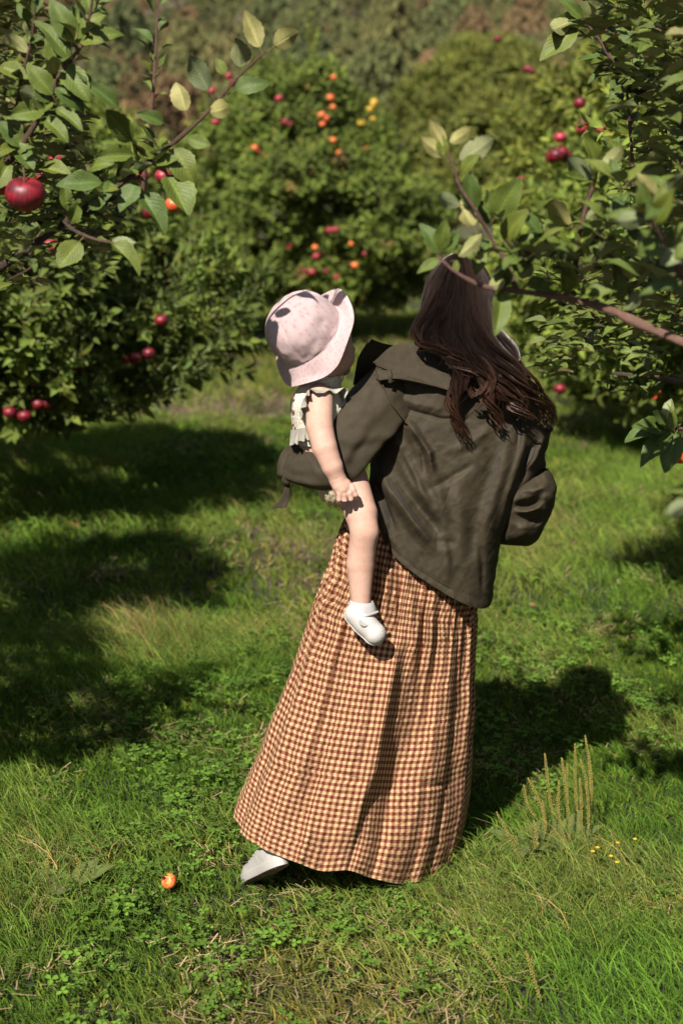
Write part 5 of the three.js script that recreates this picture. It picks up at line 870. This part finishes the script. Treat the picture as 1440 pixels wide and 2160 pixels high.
  geos.push(surfaceNet((p) => {
    let d = bones.reduce((q, [a, b2, ra, rb]) => smin(q, cap(p, a, b2, ra, rb), 0.004), 1);
    d = -smin(-d, cap(p, Q(703, 1014, 3.44), Q(727, 1004, 3.44), 0.002, 0.002), 0.004);    // wrist crease
    let f = 1; for (const [a, b2, ra, rb] of fb) f = Math.min(f, smin(f, cap(p, a, b2, ra, rb), 0.0022));
    return smin(d, f, 0.004);
  }, V(-0.1, 1.08, -3.62), V(0.06, 1.42, -3.4), 0.0024));
  put('body', mergeGeometries(geos), childSkin, child);
  for (const s of [-1, 1]) { const e = new THREE.SphereGeometry(0.009, 16, 12); const p = H(0.063, s * 0.03, 0.005); e.translate(p.x, p.y, p.z); put('eye', e, phys([0.03, 0.02, 0.015], 0.15), child); }
  // wisps of light hair under the hat
  const R = rng(4), b = new MB();
  for (let k = 0; k < 260; k++) { const s = -1, a = R(), p0 = H(-0.01 - 0.06 * a, 0.076 * (0.6 + 0.4 * R()), -0.015 - 0.02 * R()), p = [V(0, 0, 0), V(0, 0, 0), V(0, 0, 0)].map((_, i) => Q(lerp(648, 682, R() * 0.4 + a * 0.6) + i * (R() * 4 - 1), 775 + i * 9 + R() * 3, 3.535 + 0.02 * R())); b.tube(p, (t) => 0.0008 * (1 - 0.6 * t), 3, [0.3, 0.13, 0.06]); }
  put('hair', b.geo(), phys([1, 1, 1], 0.5, { vertexColors: true }), child);
}
// ------- hat
{
  const base = [238, 215, 212], print = tex(512, (u, v) => {
    let c = [base[0] + 6 * tileNoise(u, v, 40), base[1] + 6 * tileNoise(u, v, 40), base[2] + 6 * tileNoise(u, v, 44)];
    const K = 7;
    for (let dy = -1; dy <= 1; dy++) for (let dx = -1; dx <= 1; dx++) {
      const gx = Math.floor(u * K) + dx, gy = Math.floor(v * K) + dy, r = rng(((gx + K * 4) % K) * 31 + ((gy + K * 4) % K) * 7 + 3), cx = (gx + 0.2 + 0.6 * r()) / K, cy = (gy + 0.2 + 0.6 * r()) / K, a0 = r() * 6.28, sz = (0.24 + 0.14 * r()) / K;
      const x = (u - cx) / sz, y = (v - cy) / sz, d = Math.hypot(x, y), a = Math.atan2(y, x) + a0;
      if (d > 1.3) continue;
      const petals = 0.55 + 0.3 * Math.cos(a * 5), dots = Math.sin(x * 11 + a0) * Math.sin(y * 11);
      if (d < petals * 0.8 && dots > -0.25) { const k = 0.42 * (1 - d * 0.4); c = [lerp(c[0], 165, k), lerp(c[1], 90, k), lerp(c[2], 84, k)]; }
      else if (d < 1.25 && dots > 0.7) c = [lerp(c[0], 190, 0.6), lerp(c[1], 128, 0.6), lerp(c[2], 118, 0.6)];
    }
    return c;
  });
  const hatMat = phys([0.65, 0.605, 0.615], 0.85, { map: print, bumpMap: twill, bumpScale: 0.0005, sheen: 0.1, sheenColor: new THREE.Color(0.8, 0.6, 0.65) });
  const A = V(-0.6, 0.62, 0.5).normalize(), X = V(0.72, 0.69, 0).addScaledVector(A, -V(0.72, 0.69, 0).dot(A)).normalize(), Y = V(0, 0, 0).crossVectors(A, X).normalize(); // X runs up to the right along the brim
  const c = at(663, 716, 3.6), P = (r, h, a) => c.clone().addScaledVector(X, Math.cos(a) * r).addScaledVector(Y, Math.sin(a) * r).addScaledVector(A, h);
  const nu = 120, prof = [[0.0005, 0.132], [0.03, 0.129], [0.055, 0.119], [0.078, 0.1], [0.0895, 0.075], [0.093, 0.05], [0.0935, 0.028], [0.0935, 0.02], [0.0945, 0.0185], [0.102, 0.012], [0.111, 0.006], [0.12, 0.001], [0.13, -0.003]];
  const grid = [];
  for (let j = 0; j <= 90; j++) {
    const k = j / 90 * (prof.length - 1), [r, h] = rowAt(prof, k), brim = smooth(8, 12, k), row = [];
    for (let i = 0; i <= nu; i++) {
      const a = i / nu * Math.PI * 2, ca = Math.cos(a), sa = Math.sin(a);
      // the right end of the brim turns up, the left end hangs down, the near edge droops
      const lift = brim * (0.028 * smooth(0.0, 0.95, ca) - 0.012 * Math.max(0, -ca) ** 2 - 0.012 * Math.max(0, -sa) + 0.006 * Math.sin(a * 5 + 1)), rr = r * (1 + brim * (0.02 * Math.sin(a * 4) + 0.05 * smooth(0.1, 0.9, ca))) + (k < 8 ? 0.0014 * noise3(ca * 2.4, sa * 2.4, k * 0.6) * smooth(0.5, 3, k) : 0);
      const crease = k > 2 && k < 8 ? -0.0035 * Math.exp(-(((k - 5 - 0.8 * Math.sin(a * 2)) / 0.5) ** 2)) * smooth(-0.3, 0.8, noise2(ca * 1.4, sa * 1.4 + 3)) - 0.0025 * Math.exp(-((Math.sin(a * 3) / 0.06) ** 2)) * 0.6 : 0;
      row.push(P(Math.max(0.0005, rr + crease), h + lift + crease * 0.5, a));
    }
    grid.push(row);
  }
  const hat = put('sun_hat', slab(grid, 0.0022, (j, i) => { const k = j / 90, a = i / nu * 6.283, r = Math.pow(k, 0.8) * 0.23; return [Math.cos(a) * r / 0.125, Math.sin(a) * r / 0.125]; }), hatMat, child);
  const stitch = new MB(); const ring = Array.from({ length: 61 }, (_, i) => P(0.0925, 0.0195, i / 60 * 6.283)); stitch.tube(ring, 0.0014, 5); put('hat_seam', stitch.geo(), hatMat, hat);
  // ties
  const tieMat = std([0.5, 0.3, 0.29], 0.85), tb = new MB();
  const L = (pts, r) => tb.tube(pts.map(([x, y, F]) => at(x, y, F)), r, 6, null, 24);
  L([[731, 705, 3.6], [732, 735, 3.595], [724, 765, 3.6], [712, 785, 3.6]], 0.003); L([[712, 784, 3.598], [708, 797, 3.59], [704, 793, 3.595], [711, 784, 3.6]], 0.0026); L([[713, 784, 3.598], [721, 790, 3.59], [723, 799, 3.59], [719, 806, 3.59]], 0.0026); L([[712, 784, 3.598], [714, 795, 3.594], [716, 805, 3.592]], 0.0026);
  put('hat_tie', tb.geo(), tieMat, hat);
}
// ------- ruffled top, bloomers
const topMat = phys([0.6, 0.55, 0.44], 0.9, { bumpMap: tex(128, (u, v) => 0.5 + 0.3 * Math.sin(u * 6.283 * 18 + 2 * tileNoise(u, v, 4)) + 0.25 * tileNoise(u, v, 24), { srgb: false, repeat: 9 }), bumpScale: 0.0022, transmission: 0.1, thickness: 0 });
{
  const Q = at, top = new THREE.Group(); top.name = 'blouse'; child.add(top);
  const g = surfaceNet((p) => {
    let d = cap(p, Q(668, 862, 3.6), Q(676, 925, 3.6), 0.064, 0.07); d = smin(d, cap(p, Q(683, 800, 3.6), Q(670, 855, 3.6), 0.044, 0.06), 0.03);
    d += 0.0015 * noise3(p.x * 60, p.y * 25, p.z * 60);
    const cut = Math.max(Q(690, 790, 3.6).y * -1 + p.y, Q(680, 962, 3.6).y - p.y);
    return Math.max(d, cut, -cap(p, Q(683, 790, 3.6), Q(678, 850, 3.6), 0.036, 0.036));
  }, V(-0.17, 1.2, -3.72), V(0.07, 1.5, -3.48), 0.005);
  put('bodice', g, topMat, top);
  // ruffle over the shoulder: a fluted strip
  const flute = (name, inner, outer, amp, waves, nu = 150, nv = 14) => {
    const a = new THREE.CatmullRomCurve3(inner.map(([x, y, F]) => Q(x, y, F)), false, 'centripetal'), c = new THREE.CatmullRomCurve3(outer.map(([x, y, F]) => Q(x, y, F)), false, 'centripetal'), R = rng(8), ph = Array.from({ length: 4 }, () => R() * 6);
    const grid = Array.from({ length: nv + 1 }, (_, j) => Array.from({ length: nu + 1 }, (_, i) => { const u = i / nu, v = j / nv, p = a.getPoint(u).lerp(c.getPoint(u), v), w = amp * Math.pow(v, 1.3) * (Math.sin(u * waves * 6.283 + ph[0]) + 0.5 * Math.sin(u * waves * 10.3 + ph[1])); const T = a.getTangent(u); return p.add(V(T.y, -T.x, 0).multiplyScalar(w * 0.7)).add(V(0, 0, w)); }));
    return put(name, slab(grid, 0.0016, (j, i) => [i / nu, j / nv * 0.2]), topMat, top);
  };
  flute('shoulder_ruffle', [[632, 872, 3.54], [640, 842, 3.535], [656, 822, 3.54], [684, 813, 3.555], [712, 822, 3.57], [722, 850, 3.585]], [[634, 885, 3.505], [644, 850, 3.495], [652, 828, 3.50], [690, 829, 3.51], [733, 824, 3.55], [716, 868, 3.56]], 0.006, 6);
  flute('hem_ruffle', [[614, 905, 3.61], [622, 906, 3.545], [650, 902, 3.53], [690, 905, 3.53]], [[611, 936, 3.61], [616, 938, 3.54], [650, 926, 3.52], [690, 928, 3.52]], 0.004, 9);
  for (const [x, y] of [[615.5, 868], [614, 838], [616, 897]]) { const s = new THREE.CylinderGeometry(0.0045, 0.0045, 0.0025, 16); s.rotateZ(Math.PI / 2); s.rotateY(0.6); const p = at(x, y, 3.56); s.translate(p.x + 0.002, p.y, p.z); put('button', s, std([0.18, 0.08, 0.035], 0.5), top); }
  const bl = surfaceNet((p) => { let d = cap(p, at(700, 975, 3.62), at(713, 1022, 3.6), 0.066, 0.058); d = smin(d, cap(p, at(716, 1012, 3.59), at(728, 1022, 3.575), 0.05, 0.048), 0.02); return d + 0.003 * Math.sin(p.x * 420 + p.y * 120) + 0.001 * noise3(p.x * 80, p.y * 80, p.z * 80); }, V(-0.14, 1.0, -3.72), V(0.1, 1.28, -3.42), 0.005);
  put('bloomers', bl, phys([0.45, 0.38, 0.24], 0.9), child);
}
// ------- sock and shoe
{
  const sh = new THREE.Group(); sh.name = 'shoe'; child.add(sh);
  const leather = phys([0.5, 0.47, 0.435], 0.55, { bumpMap: tex(256, (u, v) => 0.5 + 0.35 * Math.sin(u * 6.283 * 9 + 1.2 * Math.sin(v * 6.283 * 7)) * Math.sin(v * 6.283 * 9 + 1.2 * Math.sin(u * 6.283 * 8)), { srgb: false, repeat: 14 }), bumpScale: 0.001 });
  // frame: toe runs down to the right and a little to us; the upper faces us, the sole is to the left and below
  const heel = at(748, 1296, 3.475), toe = at(790, 1336, 3.455), t = toe.clone().sub(heel).normalize(), n0 = V(0.42, 0.5, 0.76), n = n0.addScaledVector(t, -n0.dot(t)).normalize(), s = V(0, 0, 0).crossVectors(t, n).normalize();
  const f = (k) => (p) => { let d = cap(p, heel.clone().addScaledVector(n, 0.002), toe.clone(), 0.0245, 0.0285); d = smin(d, cap(p, heel.clone().addScaledVector(t, 0.004).addScaledVector(n, 0.012), heel.clone().addScaledVector(t, 0.03).addScaledVector(n, 0.006), 0.023, 0.024), 0.02); return d - k; };
  const lo = heel.clone().lerp(toe, 0.5).addScalar(-0.085), hi = heel.clone().lerp(toe, 0.5).addScalar(0.085), hAt = (p) => p.clone().sub(heel).dot(n);
  put('upper', surfaceNet((p) => Math.max(f(0)(p), -0.010 - hAt(p), -cap(p, at(761, 1262, 3.485), at(760, 1284, 3.478), 0.024, 0.022)), lo, hi, 0.0028), leather, sh);
  put('sole', surfaceNet((p) => Math.max(f(0.0028)(p), hAt(p) + 0.009, -0.0185 - hAt(p)), lo, hi, 0.0028), std([0.5, 0.47, 0.43], 0.7), sh);
  const strip = (pts) => pts.map(([x, y, F]) => at(x, y, F));
  put('strap', new MB().tube(strip([[735, 1292, 3.462], [750, 1299, 3.447], [772, 1299, 3.443], [797, 1290, 3.455]]), 0.0034, 8, null, 24).geo(), leather, sh);
  const disc = new THREE.CylinderGeometry(0.0135, 0.0145, 0.003, 36); disc.applyQuaternion(new THREE.Quaternion().setFromUnitVectors(V(0, 1, 0), n)); const dp = at(768, 1311, 3.438); disc.translate(dp.x, dp.y, dp.z); put('patch', disc, leather, sh);
  // turned-down scalloped sock
  const ring = (cx, cy, F, rx, rz, sc) => Array.from({ length: 97 }, (_, i) => { const a = i / 96 * 6.283, c = at(cx, cy + sc * Math.abs(Math.sin(a * 4.5)) - sc, F); return c.add(V(Math.cos(a) * rx, -Math.cos(a) * rx * 0.08, Math.sin(a) * rz)); });
  const b = new MB(); b.loft([ring(761, 1268, 3.485, 0.0265, 0.027, 1.5), ring(762, 1266, 3.483, 0.029, 0.03, 0.5), ring(763, 1276, 3.482, 0.0335, 0.0335, 0), ring(764, 1291, 3.48, 0.037, 0.036, 5), ring(764, 1292, 3.48, 0.0345, 0.034, 5), ring(762, 1278, 3.483, 0.029, 0.03, 0)]);
  put('sock', b.geo(), phys([0.52, 0.5, 0.49], 0.9, { bumpMap: topMat.bumpMap, bumpScale: 0.0008 }), child);
}
// ---------------------------------------------------------------- small things in the grass
function fallenApple(label, px, py, kind, r, turn, lift) {
  const g = groundAt(px, py), t = thing('fallen_apple', label, 'apple', g);
  const m = new THREE.Mesh(apG[0], AM[kind]); m.name = 'fruit'; m.scale.setScalar(r); m.position.y = lift; m.rotation.set(...turn); t.add(m);
  const s = new THREE.Mesh(stalkGeo, stalkMat); s.name = 'stalk'; m.add(s); return t;
}
fallenApple('small orange and yellow apple lying in the grass near the white shoe', 357, 1880, 'o', 0.0215, [0.9, 0.4, 0.5], 0.03);
fallenApple('dark red apple lying in the shaded grass under the left trees', 165, 1118, 'r', 0.04, [0.5, 1, 0.2], 0.03);
// ribwort-like spikes with broad basal leaves
const spikeMat = std([1, 1, 1], 0.9, { vertexColors: true }), weedLeaf = phys([0.13, 0.17, 0.03], 0.7, { map: leafTex, transmission: 0.2, thickness: 0 });
function spike(parent, base, tip, F, F2 = F) {
  const b = new MB(), p0 = at(...base, F), p1 = at(...tip, F2), R = rng(Math.floor(base[0] * 7 + tip[1])), mid = p0.clone().lerp(p1, 0.5).add(V((R() - 0.5) * 0.035, 0, (R() - 0.5) * 0.03)), C = new THREE.CatmullRomCurve3([p0, mid, p1]);
  b.tube([p0, mid, p1], (t) => 0.0015 * (1 - 0.4 * t), 5, [0.13, 0.14, 0.03], 12);
  const L = p0.distanceTo(p1), n = Math.round(L * 0.72 / 0.0016);
  for (let k = 0; k < n; k++) { // little seed capsules packed round the upper part
    const t = lerp(0.26, 1, k / n), c = C.getPoint(t), a = k * 2.4, r = 0.0036 * (1 - 0.55 * smooth(0.8, 1, t)) * smooth(0.2, 0.34, t), v = 0.7 + 0.6 * R(), col = [0.26 * v, 0.2 * v, 0.04 * v], o = c.clone().add(V(Math.cos(a) * r, 0, Math.sin(a) * r)), e = 0.0021;
    const i = [V(0, e * 1.3, 0), V(e, 0, 0), V(0, 0, e), V(-e, 0, 0), V(0, 0, -e), V(0, -e, 0)].map((d) => b.v(o.clone().add(d), 0, 0, col));
    for (const [x, y, z] of [[0, 2, 1], [0, 3, 2], [0, 4, 3], [0, 1, 4], [5, 1, 2], [5, 2, 3], [5, 3, 4], [5, 4, 1]]) b.tri(i[x], i[y], i[z]);
  }
  put('seed_spike', b.geo(), spikeMat, parent);
}
function plantain(label, cx, cy, spikes, leaves, seed) {
  const g = groundAt(cx, cy), t = thing('plantain', label, 'weed', g, undefined), R = rng(seed), F = -g.z;
  for (const [bx, by, tx, ty, dF = 0] of spikes) spike(t, [bx, by], [tx, ty], F + dF, F + dF + 0.02);
  for (let k = 0; k < leaves; k++) {
    const a = k * 2.4 + R(), b = new MB(), L = 0.07 + 0.05 * R(), d = V(Math.cos(a), 0.75 + 0.5 * R(), Math.sin(a)).normalize();
    leaf(b, g.clone().add(V(Math.cos(a) * 0.01, 0.01, Math.sin(a) * 0.01)), d, V(-Math.cos(a), 1.2, -Math.sin(a) + 0.3).normalize(), L, L * 0.55, 0.3 + 0.3 * R(), 0.15, [1, 1, 1], 5);
    put('leaf', b.geo(), weedLeaf, t);
  }
  return t;
}
plantain('tall seeding plantain with a cluster of upright yellow spikes right of the skirt hem', 1190, 1790, [[1172, 1760, 1148, 1588], [1205, 1790, 1184, 1598, -0.05], [1222, 1760, 1212, 1568], [1240, 1745, 1233, 1550], [1246, 1700, 1240, 1585, 0.05], [1192, 1778, 1178, 1645, -0.06], [1218, 1790, 1222, 1640, -0.05], [1238, 1785, 1236, 1650, -0.05], [1150, 1770, 1112, 1640], [1140, 1740, 1104, 1655, 0.04], [1200, 1700, 1196, 1610, 0.08], [1145, 1785, 1143, 1690, -0.04], [1230, 1700, 1222, 1600, 0.03]], 16, 3);
plantain('lone leaning plantain spike beside the bottom of the skirt', 1095, 1800, [[1108, 1855, 1046, 1712, -0.1], [1115, 1810, 1125, 1730, -0.08]], 6, 4);
plantain('bent yellow plantain spike low in the right foreground grass', 1075, 2130, [[1085, 2140, 992, 1975, 0.06]], 0, 5);
plantain('short yellow plantain spike at the bottom edge of the grass', 1150, 2140, [[1152, 2150, 1108, 2005, 0.04]], 0, 6);
plantain('three small plantain spikes among the clover at the left', 150, 1880, [[104, 1860, 105, 1796], [156, 1868, 160, 1800], [172, 1890, 186, 1832]], 7, 7);
plantain('pair of yellow plantain spikes in the shaded left grass', 395, 1160, [[373, 1155, 387, 1103], [390, 1155, 411, 1103], [480, 1050, 490, 1015, 1.2]], 4, 8);
// buttercups
const petalMat = phys([0.62, 0.4, 0.02], 0.5, { transmission: 0.15, thickness: 0 });
function buttercup(label, px, py, F) {
  const p = at(px, py, F), t = thing('buttercup', label, 'flower', V(p.x, 0, p.z), undefined), b = new MB(); b.tube([V(p.x + 0.01, 0, p.z), V(p.x + 0.004, p.y * 0.6, p.z), p], 0.0009, 4, [0.4, 0.5, 0.1], 6); put('stem', b.geo(), std([0.11, 0.14, 0.03], 0.8), t);
  for (let k = 0; k < 5; k++) { const q = new MB(), a = k * 1.2566; leaf(q, p, V(Math.cos(a), 0.5, Math.sin(a)).normalize(), V(0, 1, 0.2).normalize(), 0.0075, 0.0085, -0.2, 0.2, [1, 1, 1], 3); put('petal', q.geo(), petalMat, t); }
}
buttercup('yellow buttercup in the right grass, largest of its group', 1259, 1790, 3.55); buttercup('yellow buttercup just below the largest one', 1249, 1798, 3.54); buttercup('yellow buttercup right of the plantain, above the largest one', 1302, 1780, 3.6);
buttercup('yellow buttercup standing highest at the right, near the edge', 1338, 1772, 3.62); buttercup('yellow buttercup low and right of the largest one', 1287, 1808, 3.5); buttercup('yellow buttercup lowest of the group', 1300, 1821, 3.5); buttercup('yellow buttercup alone at the right edge of the grass', 1436, 1897, 3.4);
// dead leaves
const deadMat = std([0.26, 0.13, 0.06], 0.85, { map: leafTex });
[['curled brown dead leaf on the far sunny grass right of the jacket', 1123, 1293], ['orange dead leaf on the grass right of the elbow', 1365, 1020]].forEach(([label, x, y], k) => {
  const g = groundAt(x, y), b = new MB(), R = rng(k + 60); leaf(b, g.clone().add(V(-0.02, 0.035, 0)), V(0.9, 0.25, 0.3 * (R() - 0.5)).normalize(), V(0.1, 1, 0.5).normalize(), 0.045, 0.026, 0.6, 0.6, [1, 1, 1], 5);
  const m = put('dead_leaf', b.geo(), deadMat, null, true); tag(m, label, 'leaf');
});
scene.traverse((o) => { if (o.isMesh) o.castShadow = o.receiveShadow = true; });
renderer.render(scene, camera);
